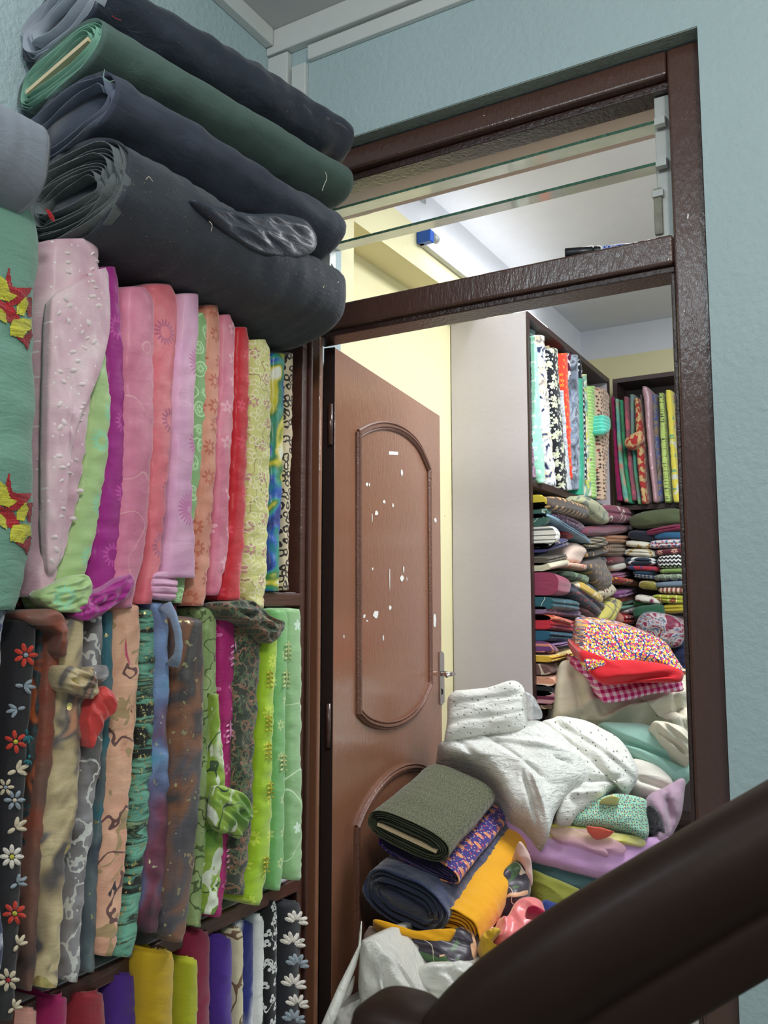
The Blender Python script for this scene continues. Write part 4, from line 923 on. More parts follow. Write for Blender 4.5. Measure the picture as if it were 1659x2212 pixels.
def thread(par, pts, mat, r=.0006):
    P3 = [atX(x, y, X) for x, y, X in crv(pts, 6)]; tube('loose_thread', P3, r, mat, par, 5)
thread(T4, [(703, 372, -.93), (706, 385, -.92), (700, 400, -.92), (696, 412, -.92)], S_WHT)
thread(T4, [(242, 34, -.98), (250, 40, -.98), (262, 44, -.98)], S_RED)
thread(T3, [(226, 150, -.97), (224, 166, -.965), (232, 176, -.96), (246, 174, -.965)], F_EDG2)
thread(T1, [(452, 478, -.92), (458, 486, -.915), (456, 500, -.92)], S_CRM)
thread(T1, [(315, 388, -.94), (322, 382, -.935), (330, 392, -.935)], S_CRM)
# ================================================================ BACK ROOM CABINETS
XC = -1.033; YC = 2.803; ZT1 = H + 1.040; YB = 3.875; ZS = H + .44; ZT2 = H + 1.02
sc = empty('side_cabinet', (-1.18, 3.3, 0), 'open cabinet with pale end panel standing along the yellow wall', 'cabinet')
box('end_panel', XW + .004, XC - .005, YC, YC + .02, 0, ZT1, M_CAB, sc)
box('end_panel', XW + .004, XC - .005, YB - .03, YB - .01, 0, ZT1, M_CAB, sc)
box('top_board', XW + .004, XC - .005, YC + .02, YB - .03, ZT1 - .02, ZT1, M_CABI, sc)
box('back_panel', XW + .004, XW + .01, YC + .02, YB - .03, 0, ZT1 - .02, M_CABI, sc)
for z in (ZS, H - .36, H - .9): box('shelf_board', XW + .01, XC - .005, YC + .02, YB - .03, z - .022, z, M_CABI, sc)
boxes('edge_trim', [(XC - .005, XC + .002, YC, YB - .01, ZT1 - .022, ZT1), (XC - .005, XC + .002, YC, YC + .02, 0, ZT1 - .023), (XC - .005, XC + .002, YB - .03, YB - .01, 0, ZT1 - .023), (XC - .005, XC + .002, YC + .021, YB - .031, ZS - .024, ZS)], M_CABD, sc)
XB1 = .5
bc = empty('far_cabinet', (-.3, 3.97, 0), 'open dark edged cabinet against the far wall of the back room', 'cabinet')
boxes('side_panel', [(-1.02, -1.0, YB, YF - .004, 0, ZT2)], M_CABD, bc); boxes('side_panel', [(XB1, XB1 + .02, YB, YF - .004, 0, ZT2)], M_CABD, bc)
box('top_board', -1.02, XB1 + .02, YB, YF - .004, ZT2, ZT2 + .02, M_CABD, bc)
box('back_panel', -1.0, XB1, YF - .012, YF - .004, 0, ZT2, M_CABI, bc)
ZS2 = atY(1400, 1089, YB).z
for z in (ZS2, H - .36, H - .9): box('shelf_board', -1.0, XB1, YB, YF - .012, z - .022, z, M_CABD, bc)
# upright bolts in the side cabinet
g4 = 'upright bolts in the side cabinet'
def st6(rows): return [(c6(0, y)[1], c6(l, 0)[0], c6(r, 0)[0]) for (y, l, r) in rows]
wv = dict(weave=500, bump=.3)
E = [
 ('mauve line print bolt nearest the pale cabinet end panel', fab('mauve_line_print', (160, 130, 150), [('lines', (92, 66, 84), 60, .1, 2, 3)]), -1.03, [(300, 86, 118), (700, 88, 128), (1200, 92, 160), (1560, 98, 205), (1625, 110, 212)], {}),
 ('dark green bolt on a wooden board behind the mint bolt', fab('dark_green_stripe', (30, 60, 54), [('stripe', (140, 170, 150), 60, .12, math.pi / 2)]), -1.06, [(225, 92, 186), (320, 92, 186), (900, 110, 190), (1500, 150, 220)], dict(board=.03)),
 ('mint green bolt with white stitched sprigs in the side cabinet', fab('mint_sprigs', (150, 212, 184), [('petals', (206, 236, 220), 26, .2, 6, .05)], **sheer), -1.015, [(290, 108, 165), (420, 118, 208), (600, 120, 214), (800, 128, 225), (1100, 150, 245), (1400, 170, 270), (1600, 195, 278), (1675, 210, 262)], dict(wr=.005)),
 ('white bolt with navy leaf print next to the mint one', fab('white_navy_leaf', [(30, 44, 80), (228, 230, 230), (236, 236, 234), (226, 206, 170), (36, 60, 110)], noisep=(16, 2, 1.6)), -1.03, [(290, 190, 268), (600, 205, 288), (1000, 226, 326), (1300, 250, 345), (1600, 290, 378), (1700, 300, 376)], dict(wr=.005)),
 ('thin dark dotted bolt between white and black floral bolts', fab('navy_dots_rose', (46, 44, 62), [('dots', (190, 90, 110), 60, .22)]), -1.045, [(400, 285, 320), (900, 300, 345), (1400, 340, 392), (1700, 375, 415)], {}),
 ('black bolt with cream flower print and wooden board', fab('black_cream_floral', (24, 26, 34), [('petals', (206, 208, 176), 24, .36, 5, .0, .8), ('petals', (226, 228, 214), 52, .26, 5, .08, .9)]), -1.025, [(415, 305, 398), (600, 310, 408), (900, 325, 425), (1200, 350, 452), (1600, 400, 500), (1745, 425, 515)], dict(board=.02)),
 ('pale grey lace bolt edge beside the red bolt', fab('pale_grey_lace', (200, 204, 208), [('dots', (160, 166, 176), 70, .25)]), -1.02, [(800, 415, 432), (1200, 440, 462), (1500, 455, 490), (1740, 465, 520)], {}),
 ('bright orange red bolt with tiny yellow flowers', fab('orange_red_floral', (236, 66, 46), [('petals', (226, 160, 60), 40, .26, 5, .08)]), -1.02, [(448, 405, 488), (700, 420, 492), (900, 440, 498), (1200, 458, 508), (1500, 480, 518), (1635, 500, 520)], dict(top='flat')),
 ('maroon and white swirl bolt right of the orange red bolt', fab('maroon_white_swirl', (96, 28, 56), [('lines', (226, 220, 222), 18, .14, 1, 3)]), -1.035, [(440, 480, 522), (900, 495, 530), (1300, 505, 532), (1600, 515, 540)], {}),
 ('grey blue marbled bolt in the side cabinet', fab('grey_blue_marble', [(70, 74, 84), (110, 118, 130), (132, 146, 168), (170, 178, 188), (96, 100, 108)], noisep=(10, 2, 2.5)), -1.02, [(470, 522, 578), (800, 525, 590), (1000, 527, 600), (1300, 527, 605), (1600, 525, 600), (1735, 530, 590)], dict(wr=.004)),
 ('teal green bolt bulging at the shelf edge', fab('teal_green', (34, 158, 124), **sheer), -1.01, [(690, 585, 618), (1100, 595, 625), (1500, 600, 640), (1680, 585, 640), (1785, 590, 628)], {}),
 ('black bolt with white dots in the side cabinet', fab('black_white_dots', (26, 28, 36), [('dots', (214, 218, 222), 44, .26, .3)]), -1.03, [(480, 570, 596), (700, 585, 620), (900, 600, 642), (1300, 612, 652), (1640, 625, 665)], {}),
 ('cream and yellow floral bolt left of the orange strip', fab('cream_yellow_floral', [(226, 222, 180), (232, 228, 196), (206, 206, 90), (100, 170, 160), (232, 226, 200)], noisep=(14, 2, 1)), -1.03, [(650, 625, 655), (1000, 635, 668), (1400, 645, 690), (1800, 665, 720)], {}),
 ('thin orange red bolt squeezed in the side cabinet', fab('thin_orange_red', (224, 96, 70), [('blobs', (240, 200, 160), 30, .6)]), -1.035, [(950, 655, 682), (1300, 665, 690), (1650, 680, 698)], {}),
 ('light green smocked bolt with small flowers', fab('light_green_smocked', (160, 206, 110), [('stripe', (196, 226, 160), 70, .3, math.pi / 2, .4), ('petals', (140, 110, 100), 14, .1, 5, 0)]), -1.02, [(758, 668, 742), (900, 670, 748), (1200, 678, 748), (1500, 688, 752), (1810, 705, 755)], dict(top='flat')),
 ('turquoise bolt with a bulging fold in the side cabinet', fab('turquoise_smocked', (84, 204, 178), [('stripe', (130, 224, 200), 60, .3, math.pi / 2, .4)]), -1.02, [(830, 745, 768), (1000, 748, 776), (1250, 750, 790), (1500, 755, 800), (1820, 760, 800)], {}),
 ('beige bolt with dark animal flower print at the end of the side cabinet', fab('beige_animal_print', (208, 178, 152), [('petals', (70, 52, 50), 60, .34, 4, .0), ('dots', (146, 60, 50), 26, .12)]), -1.0, [(800, 762, 862), (860, 764, 894), (1100, 775, 892), (1250, 780, 885), (1500, 790, 865), (1700, 800, 855), (1830, 806, 846)], dict(wr=.005)),
]
for i, (lab, mat, X, rows_, kw) in enumerate(E):
    BO['E%d' % i] = bolt('fabric_bolt', st6(rows_), ('X', X), X + 1.30, mat, lab, g4, clampz=ZS, lip=XC + .004, ymin=YC + .0225 + .0004 * i, **kw)
solid('bulging_fold', [c6(*q) for q in ((775, 1045), (810, 1040), (845, 1060), (850, 1120), (835, 1180), (800, 1220), (770, 1200))], ('X', -.99), MC['fabric_turquoise_smocked'] if 'fabric_turquoise_smocked' in MC else MC['turquoise_smocked'], None, None, parent=BO['E15'], back=(-1, 0, 0), bl=.05, bulge=.015)
g5 = 'upright bolts in the far cabinet'
G = [
 ('dark magenta bolt leaning at the left of the far cabinet', fab('dark_magenta', [(110, 30, 80), (160, 30, 90), (150, 28, 84)]), 3.86, [(860, 868, 900), (1100, 876, 915), (1400, 888, 940), (1700, 902, 980), (1838, 915, 992)], {}),
 ('mint to teal shaded bolt in the far cabinet', fab('mint_teal_shaded', [(90, 160, 160), (120, 180, 150), (220, 120, 110)]), 3.85, [(878, 903, 940), (1200, 915, 958), (1500, 935, 985), (1800, 968, 1036), (1850, 985, 1046)], {}),
 ('emerald green bolt in the far cabinet', fab('emerald_green', [(60, 120, 80), (60, 150, 100), (40, 120, 110)]), 3.855, [(890, 945, 984), (1200, 960, 1000), (1500, 985, 1030), (1862, 1025, 1085)], {}),
 ('coral pink to plum bolt in the far cabinet', fab('coral_plum', [(206, 96, 110), (140, 84, 96), (190, 84, 100)]), 3.85, [(858, 985, 1028), (1200, 1000, 1045), (1500, 1025, 1065), (1835, 1060, 1108)], {}),
 ('sea green to grey bolt in the far cabinet', fab('sea_green_grey', [(70, 150, 134), (110, 150, 110), (130, 146, 156), (130, 190, 120)], noisep=(5, 1, .3)), 3.86, [(838, 1042, 1094), (1200, 1048, 1095), (1500, 1070, 1118), (1870, 1115, 1158)], {}),
 ('gold and red brocade bolt with a twisted sleeve', fab('gold_red_brocade', (206, 174, 120), [('blobs', (176, 52, 50), 40, .56)]), 3.835, [(872, 1086, 1132), (1100, 1090, 1160), (1250, 1095, 1180), (1400, 1100, 1182), (1600, 1120, 1190), (1865, 1155, 1212)], dict(wr=.005)),
 ('dull grey bolt glimpsed behind the mauve one', fab('dull_mauve_grey', (130, 112, 116)), 3.88, [(840, 1140, 1170), (1300, 1170, 1200), (1860, 1205, 1265)], {}),
 ('tall shiny mauve bolt in the far cabinet', fab('shiny_mauve', (178, 136, 144), rough=.35, coat=.6, metal=(200, .66, (230, 210, 214))), 3.825, [(762, 1158, 1212), (800, 1150, 1240), (880, 1170, 1252), (1100, 1188, 1250), (1400, 1212, 1270), (1850, 1262, 1312)], {}),
 ('taupe bolt with blue wing print', fab('taupe_blue_print', [(100, 96, 90), (150, 128, 108), (120, 116, 112), (60, 80, 160), (140, 138, 130)], noisep=(18, 2, 2)), 3.86, [(836, 1248, 1308), (1200, 1262, 1325), (1600, 1300, 1350), (1850, 1312, 1355)], {}),
 ('lime bolt covered with tiny dark flowers', fab('lime_tiny_floral', (186, 206, 116), [('petals', (70, 80, 60), 90, .32, 4, 0)]), 3.83, [(822, 1315, 1368), (1100, 1322, 1390), (1250, 1328, 1395), (1400, 1335, 1405), (1600, 1348, 1425), (1852, 1368, 1438)], dict(wr=.006)),
 ('lemon yellow floral bolt in the far cabinet', fab('lemon_floral', (222, 206, 84), [('petals', (210, 120, 110), 13, .22, 5, 0), ('petals', (110, 160, 120), 17, .2, 3, .04, .9), ('blobs', (206, 206, 190), 14, .66)]), 3.82, [(796, 1378, 1440), (840, 1376, 1450), (1200, 1408, 1468), (1600, 1430, 1500), (1780, 1438, 1528), (1852, 1450, 1530)], dict(wr=.004)),
 ('grey green pleated bolt beside the door frame in the far cabinet', fab('grey_green_pleated', (122, 118, 104), [('stripe', (90, 84, 76), 60, .4, 1.2, .6)]), 3.86, [(828, 1462, 1512), (1300, 1470, 1530), (1850, 1515, 1550)], {}),
]
for i, (lab, mat, Y, rows_, kw) in enumerate(G):
    BO['G%d' % i] = bolt('fabric_bolt', st6(rows_), ('Y', Y), YF - .02 - Y, mat, lab, g5, clampz=ZS2, lip=YB - .002, wr=kw.get('wr', .003), nz=50)
solid('twisted_sleeve', [c6(*q) for q in ((1000, 1290), (1030, 1240), (1080, 1210), (1130, 1190), (1170, 1230), (1160, 1290), (1090, 1345), (1040, 1352), (1005, 1325))], ('Y', 3.80), MC['gold_red_brocade'], None, None, parent=BO['G5'], bl=.06, bulge=.02, N=56, K=10)

# ---------------------------------------------------------------- folded cloths piled in the cabinets
gA, gB = 'folded cloths piled in the side cabinet', 'folded cloths piled in the far cabinet'
XH = -1.02
def hc_(k, base, *L, **kw): return fab(k, base, L, pl=kw.pop('pl', 'YZ'), **kw)
# label, material, (x0,y0,x1,y1), rot deg, layers, forward offset
HL = [
 ('small yellow cloth at the top left of the side cabinet pile', hc_('h_yellow', (210, 190, 60)), (105, 120, 195, 245), 10, 1, 0),
 ('dark green cloth with white loops under the yellow one', hc_('h_green_loop', (58, 96, 86), ('lines', (190, 206, 196), 20, .03, 1, 2)), (100, 215, 255, 400), 8, 2, .004),
 ('mauve speckled cloth lying under the brown paisley roll', hc_('h_mauve_speck', (104, 66, 88), ('dots', (196, 160, 176), 70, .3)), (180, 260, 545, 420), 26, 2, .0),
 ('dark brown rolled cloth with gold mango motifs, biggest in the side cabinet', hc_('h_brown_mango', (72, 60, 52), ('petals', (206, 164, 104), 22, .30, 1.0, 0, .15), ('dots', (170, 90, 60), 22, .10, .15)), (225, 125, 610, 340), 16, 0, .03),
 ('dusty blue folded cloth drooping under the brown roll', hc_('h_dusty_blue', (116, 148, 166), ('dots', (80, 100, 120), 40, .12)), (245, 385, 580, 480), 32, 2, .02),
 ('pale olive cloth with grey leaf print at the top middle', hc_('h_pale_olive', (176, 176, 138), ('blobs', (110, 120, 110), 16, .66)), (510, 185, 800, 330), 42, 1, .03),
 ('maroon cloth with cream ribbon print on top of the middle pile', hc_('h_maroon_ribbon', (132, 44, 74), ('lines', (226, 206, 190), 9, .09, 1, 2)), (690, 205, 1045, 385), 8, 2, .03),
 ('plum print cloth with small red flowers, long and puffy', hc_('h_plum_floral', (124, 72, 90), ('petals', (150, 50, 62), 34, .3, 4, .06)), (555, 375, 1015, 500), -5, 1, .012),
 ('white cloth with grey block motifs in the left pile', hc_('h_white_block', (226, 224, 214), ('petals', (92, 96, 92), 62, .28, 3, 0, .2)), (108, 395, 335, 590), -8, 0, .03),
 ('navy cloth with gold sprigs under the white one', hc_('h_navy_sprig', (52, 50, 94), ('petals', (186, 160, 120), 24, .16, 4, .04)), (115, 500, 425, 650), -14, 2, .012),
 ('small crimson cloth tucked beside the blue one', hc_('h_crimson_small', (150, 28, 40), ('lines', (206, 120, 90), 30, .05, 1, 2)), (330, 410, 465, 530), 30, 1, 0),
 ('cream pink cotton cloth hanging between the piles', hc_('h_cream_pink', (222, 196, 180)), (390, 545, 575, 750), 20, 0, .006),
 ('black zigzag print cloth in the middle pile', hc_('h_black_zigzag', (46, 42, 40), ('zig', (176, 158, 120), 70, .35, .8)), (560, 480, 770, 620), -16, 2, .02),
 ('dark brown motif cloth in the middle pile', hc_('h_darkbrown_motif', (58, 50, 44), ('petals', (176, 140, 90), 26, .22, 3, 0)), (560, 590, 770, 690), -14, 1, .016),
 ('orange and red striped folded cloth at the right of the side cabinet', hc_('h_orange_stripe', (190, 128, 84), ('stripe', (128, 58, 56), 45, .4, 0), ('stripe', (220, 180, 120), 45, .15, 0)), (740, 480, 995, 562), 2, 2, .01),
 ('olive and brown striped folded cloth under the orange striped one', hc_('h_olive_stripe', (158, 132, 102), ('stripe', (96, 70, 64), 60, .45, 0)), (755, 560, 975, 670), 0, 3, .006),
 ('olive brown cloth with tan dashes in the left pile', hc_('h_olive_dash', (86, 78, 66), ('petals', (150, 128, 100), 34, .2, 2, 0)), (120, 635, 410, 750), -12, 2, .006),
 ('black cloth with white brush marks in the middle pile', hc_('h_black_brush', (30, 32, 40), ('blobs', (214, 212, 206), 24, .66, (1, 1, .5))), (560, 665, 765, 790), -16, 1, .012),
 ('maroon cloth with thin white lines in the right column', hc_('h_maroon_line', (112, 44, 52), ('lines', (214, 196, 190), 10, .012, 1, 2)), (775, 665, 955, 745), 2, 1, 0),
 ('cream cloth with faint sprigs sagging in the left pile', hc_('h_cream_sag', (206, 200, 172)), (125, 690, 425, 808), -10, 1, .012),
 ('coral block print cloth curling between the piles', hc_('h_coral_block', (228, 134, 110), ('blobs', (244, 196, 170), 30, .55)), (360, 715, 580, 805), 10, 1, .014),
 ('white cotton cloth curving round the right column', hc_('h_white_cotton', (216, 214, 202), ('dots', (190, 190, 180), 60, .12)), (815, 700, 1005, 805), -14, 1, .006),
 ('leaf green cloth with dark sprays in the middle pile', hc_('h_leafgreen_spray', (106, 140, 100), ('blobs', (50, 66, 50), 22, .62)), (375, 795, 605, 925), 16, 1, .016),
 ('taupe cloth with gold leaf print hanging in the middle', hc_('h_taupe_leaf', (104, 94, 90), ('petals', (176, 138, 88), 34, .26, 2, 0)), (585, 680, 830, 985), -24, 0, .03),
 ('large raspberry pink bundle in the left pile', hc_('h_raspberry', (148, 58, 88)), (125, 805, 452, 1045), 14, 0, .035),
 ('mauve pink speckled folded cloth in the right column', hc_('h_mauve_pink', (162, 96, 134), ('dots', (200, 150, 176), 60, .24)), (815, 795, 975, 880), -12, 2, 0),
 ('mustard cloth with red and navy mango print', hc_('h_mustard_mango', (222, 160, 36), ('lines', (40, 56, 88), 14, .07, 0, 3), ('blobs', (170, 44, 36), 16, .62)), (845, 850, 1145, 965), 14, 1, .03),
 ('dark teal plain cloth in the middle pile', hc_('h_dark_teal', (34, 66, 84)), (450, 885, 690, 990), 34, 1, .0),
 ('mustard yellow cloth with white diagonal stripes', hc_('h_yellow_diag', (216, 178, 74), ('lines', (238, 224, 190), 12, .10, 0, 3)), (470, 945, 730, 1050), 38, 1, .024),
 ('charcoal cloth with red flower sprigs slanting down', hc_('h_charcoal_red', (66, 66, 80), ('petals', (176, 70, 70), 34, .26, 4, .05)), (410, 985, 750, 1130), 40, 2, .015),
 ('cream cloth with dark red flowers folded round the taupe one', hc_('h_cream_redfl', (222, 208, 178), ('petals', (110, 40, 50), 30, .28, 4, .0)), (650, 900, 850, 1075), -30, 1, .016),
 ('violet cloth with white block print in the right column', hc_('h_violet_block', (140, 76, 136), ('petals', (206, 166, 200), 26, .3, 6, .1)), (845, 935, 1050, 1050), -16, 2, .018),
 ('rust orange thin folded cloth in the right column', hc_('h_rust', (184, 92, 78)), (875, 995, 1045, 1085), -18, 2, .008),
 ('deep teal cloth with white branching lines in the left pile', hc_('h_teal_branch', (40, 92, 104), ('lines', (220, 222, 206), 8, .012, 1, 2)), (135, 1030, 525, 1170), 6, 2, .022),
 ('grey green leaf print cloth in the right column', hc_('h_greygreen_leaf', (120, 152, 130), ('lines', (80, 110, 94), 30, .08, 1, 3)), (885, 1020, 1050, 1115), -16, 1, .008),
 ('yellow cloth with grey scroll print rolled upright', hc_('h_yellow_scroll', (212, 200, 106), ('lines', (110, 106, 100), 18, .09, 0, 3)), (690, 1090, 910, 1225), -62, 2, .03),
 ('dusty mauve cloth with a ruffled edge in the left pile', hc_('h_dusty_mauve', (136, 108, 138), ('blobs', (220, 190, 200), 26, .72)), (140, 1110, 538, 1222), 6, 2, .004),
 ('mint cloth with small dark flowers in the right column', hc_('h_mint_floral', (132, 188, 164), ('petals', (60, 100, 96), 34, .16, 4, 0)), (885, 1075, 1055, 1160), -14, 1, .01),
 ('white cloth with purple stripes in the right column', hc_('h_white_purple', (222, 214, 208), ('stripe', (130, 100, 130), 26, .25, .5)), (910, 1095, 1060, 1205), -22, 1, .012),
 ('red cloth with white dashes at the foot of the right column', hc_('h_red_dash', (196, 52, 56), ('petals', (238, 220, 206), 30, .22, 1.0, 0, .2)), (910, 1175, 1045, 1285), -10, 2, .014),
 ('salmon orange plain cloth with a fold line', hc_('h_salmon', (230, 136, 112)), (790, 1145, 920, 1295), -30, 0, .01),
 ('dark red and charcoal cloth slanting under the sprig cloth', hc_('h_darkred_charcoal', (92, 50, 58), ('dots', (150, 60, 60), 50, .24)), (500, 1130, 730, 1250), 38, 2, 0),
 ('bright red cloth with blue dots in the left pile', hc_('h_red_bluedot', (196, 42, 60), ('dots', (50, 70, 130), 44, .2, .3)), (140, 1190, 515, 1365), 10, 3, .016),
 ('orange cloth with loops laid on the red dotted one', hc_('h_orange_loops', (226, 104, 76), ('ring', (240, 170, 130), 26, .2, .3)), (230, 1190, 440, 1290), 16, 1, .03),
 ('beige grey mottled cloth low in the middle pile', hc_('h_beige_mottle', (158, 150, 140), ('blobs', (110, 100, 100), 40, .55)), (490, 1200, 660, 1290), 30, 1, .0),
 ('peacock blue cloth with tiny marks in the left pile', hc_('h_peacock', (36, 92, 118), ('dots', (150, 180, 190), 30, .08)), (145, 1335, 520, 1445), 4, 2, .012),
 ('lavender plain cloth in the left pile', hc_('h_lavender', (146, 112, 158)), (215, 1405, 490, 1500), -12, 2, .01),
 ('purple and orange striped cloth at the far left low in the pile', hc_('h_purple_stripe', (112, 64, 124), ('stripe', (214, 140, 120), 50, .35, .9)), (150, 1425, 320, 1570), 30, 1, .004),
 ('golden yellow cloth with white dots in the left pile', hc_('h_gold_dot', (224, 184, 62), ('dots', (244, 236, 196), 36, .26, .1)), (215, 1490, 520, 1620), -16, 2, .022),
 ('small pine green folded cloth behind the confetti cloth', hc_('h_pine_small', (76, 104, 92)), (455, 1260, 575, 1400), 40, 2, .0),
 ('light olive green thin cloth under the golden yellow one', hc_('h_light_olive', (150, 168, 104)), (265, 1580, 510, 1690), -18, 1, .014),
 ('brown and cream wave striped cloth low in the left pile', hc_('h_brown_wave', (116, 84, 80), ('lines', (206, 190, 170), 14, .12, 0, 4)), (150, 1580, 385, 1750), -22, 1, .004),
 ('peach cloth with white comb lines', hc_('h_peach_comb', (228, 164, 134), ('stripe', (244, 214, 190), 70, .3, .4)), (165, 1700, 375, 1850), -26, 1, .016),
 ('small black cloth with white marks at the pile bottom', hc_('h_black_small', (28, 32, 38), ('blobs', (170, 180, 180), 30, .68)), (160, 1820, 280, 1930), 10, 1, .006),
 ('pink and maroon striped cloth at the bottom of the left pile', hc_('h_pink_maroon', (206, 158, 164), ('stripe', (110, 44, 70), 45, .5, 1.2)), (165, 1850, 375, 1980), -36, 1, .014),
 ('brown scroll print cloth at the very bottom of the left pile', hc_('h_brown_scroll', (110, 88, 74), ('lines', (190, 164, 134), 24, .09, 1, 3)), (180, 1950, 345, 2050), -20, 1, .008),
]
rh = random.Random(11)
def folded(lst, plane, off, group, back, bl, front):
    for (lab, mat, (x0, y0, x1, y1), rot, lay, fo) in lst:
        cx, cy = c7((x0 + x1) / 2, (y0 + y1) / 2); r = math.radians(rot); W = (x1 - x0) * .2411; Hh = (y1 - y0) * .2411
        ca, sa = abs(math.cos(r)), abs(math.sin(r)); 
        det = ca * ca - sa * sa
        if det > .35: w_ = (W * ca - Hh * sa) / det; h_ = (Hh * ca - W * sa) / det
        else: w_, h_ = W * 1.1, Hh * .8
        w_ = max(w_, W * .6); h_ = max(h_, Hh * .45)
        pts = rrect(cx, cy, w_ * 1.06, h_ * 1.12, r, sag=rh.uniform(-.06, .08) * h_, e=rh.uniform(.5, .75), taper=rh.uniform(-.14, .14))
        if plane == 'X': pts = [(max(x, 1152 + 2.5 * noise.noise(Vector((y * .1, 0, 1)))), y) for x, y in pts]
        solid('folded_fabric', pts, (plane, off + front * fo), mat, lab, 'folded cloth', group, back=back, bl=bl + fo, bulge=.034, wr=(.005, 3.0, r, 2.4), layers=lay, rot=r, N=60, K=14, groove=.009, ymin=YC + .0225 if plane == 'X' else None, ymax=YF - .014, xmin=XW + .012)
folded(HL, 'X', XH, gA, (-1, 0, 0), .18, 1)
xz = dict(pl='XZ')
JL = [
 ('large olive green plain cloth on top of the far cabinet pile', hc_('j_olive', (84, 92, 62)), (1000, 235, 1500, 430), -6, 1, .02),
 ('maroon plain cloth under the olive green one', hc_('j_maroon', (130, 38, 72)), (1145, 375, 1500, 490), -10, 2, .02),
 ('steel blue plain cloth in the far cabinet pile', hc_('j_steel', (44, 96, 132)), (1225, 450, 1500, 522), 0, 1, .01),
 ('black plain cloth at the left of the far cabinet pile', hc_('j_black', (32, 36, 50)), (990, 430, 1250, 545), 6, 1, .0),
 ('white cloth with yellow flower stamps in the far pile', hc_('j_white_yelfl', (226, 220, 200), ('petals', (186, 140, 50), 24, .3, 5, 0, .2), **xz), (970, 525, 1195, 603), 5, 1, .0),
 ('white cloth with pink and blue speckles in the far pile', hc_('j_white_pinkblue', (226, 214, 214), ('dots', (200, 80, 100), 60, .25), ('petals', (70, 120, 170), 40, .25, 4, 0), **xz), (1180, 520, 1500, 600), -2, 2, .02),
 ('ivory cloth with a single gold and green vine', hc_('j_ivory_vine', (222, 218, 200), ('lines', (176, 150, 90), 7, .02, 0, 1), **xz), (955, 598, 1245, 682), 3, 2, .0),
 ('wine red floral cloth in the far pile', hc_('j_wine_floral', (96, 34, 48), ('petals', (200, 150, 130), 20, .3, 7, .06), **xz), (1230, 595, 1500, 668), -4, 1, .015),
 ('navy cloth with bold white scrolls', hc_('j_navy_scroll', (44, 56, 72), ('lines', (228, 230, 226), 9, .16, 0, 4), **xz), (965, 675, 1265, 755), 2, 2, .0),
 ('black and white zigzag knit cloth', hc_('j_zigzag', (34, 34, 38), ('zig', (226, 224, 220), 60, .5, 1.0), **xz), (1250, 655, 1500, 775), -3, 3, .018),
 ('red and blue paisley cloth in the far pile', hc_('j_redblue_paisley', (54, 70, 120), ('blobs', (176, 50, 70), 26, .5), **xz), (985, 750, 1275, 808), 3, 1, .0),
 ('dark navy teal cloth beneath the paisley one', hc_('j_navyteal', (38, 72, 96)), (1035, 800, 1230, 840), 0, 1, -.01),
 ('grass green vine print cloth', hc_('j_grass_vine', (130, 160, 88), ('lines', (186, 206, 130), 12, .06, 1, 3), **xz), (1275, 778, 1500, 826), -2, 1, .015),
 ('blue and cream striped thin cloth in the far pile', hc_('j_bluecream', (150, 150, 150), ('stripe', (70, 84, 110), 60, .5, 0), **xz), (1045, 826, 1245, 880), 6, 2, -.005),
 ('grey green hexagon print cloth', hc_('j_hexagon', (128, 142, 120), ('ring', (190, 196, 176), 26, .36, .44), ('dots', (96, 70, 100), 26, .2, .1), **xz), (1225, 822, 1500, 892), -2, 1, .01),
 ('olive cloth with pale leaf curve', hc_('j_olive_curve', (142, 132, 58), ('lines', (216, 206, 170), 6, .03, 0, 2), **xz), (1085, 885, 1255, 972), 6, 1, .01),
 ('grey blue plain cloth in the far pile', hc_('j_greyblue', (118, 136, 152), ('blobs', (80, 90, 100), 8, .64), **xz), (1235, 890, 1500, 957), -3, 1, .015),
 ('brown and cream striped cloth in the far pile', hc_('j_brown_stripe', (222, 196, 170), ('stripe', (128, 72, 58), 55, .5, 0), **xz), (1262, 942, 1500, 1008), 2, 1, .015),
 ('white cloth with maroon rosettes in the far pile', hc_('j_white_rosette', (226, 220, 208), ('petals', (126, 40, 80), 22, .24, 8, 0), **xz), (1050, 1010, 1290, 1110), 10, 1, .02),
 ('lime cloth with red flowers and dashed border', hc_('j_lime_border', (176, 180, 60), ('petals', (150, 50, 60), 22, .3, 7, .05), ('stripe', (228, 226, 150), 30, .12, 0), **xz), (1200, 1005, 1510, 1098), 4, 2, .015),
 ('ochre yellow plain cloth in the far pile', hc_('j_ochre', (182, 164, 50)), (1285, 1092, 1510, 1185), -3, 2, .01),
 ('leaf green sliver of cloth beside the bottle green mound', hc_('j_leaf', (60, 130, 78)), (1040, 1065, 1170, 1130), 4, 1, -.01),
 ('bottle green plain mound of cloth', hc_('j_bottle', (44, 92, 68)), (1030, 1100, 1310, 1255), -6, 0, .04),
 ('navy plain cloth low beside the door frame', hc_('j_navy', (34, 40, 74)), (1400, 1380, 1540, 1760), 0, 3, .06),
 ('maroon blue and white rose print heap', fab('j_rose_heap', [(120, 36, 66), (150, 60, 84), (206, 200, 196), (70, 84, 130), (196, 186, 170), (126, 40, 70)], noisep=(15, 2, 2.2), rough=.5), (1040, 1165, 1500, 1500), 10, 0, .10),
]
folded(JL, 'Y', YB - .02, gB, (0, 1, 0), .15, -1)
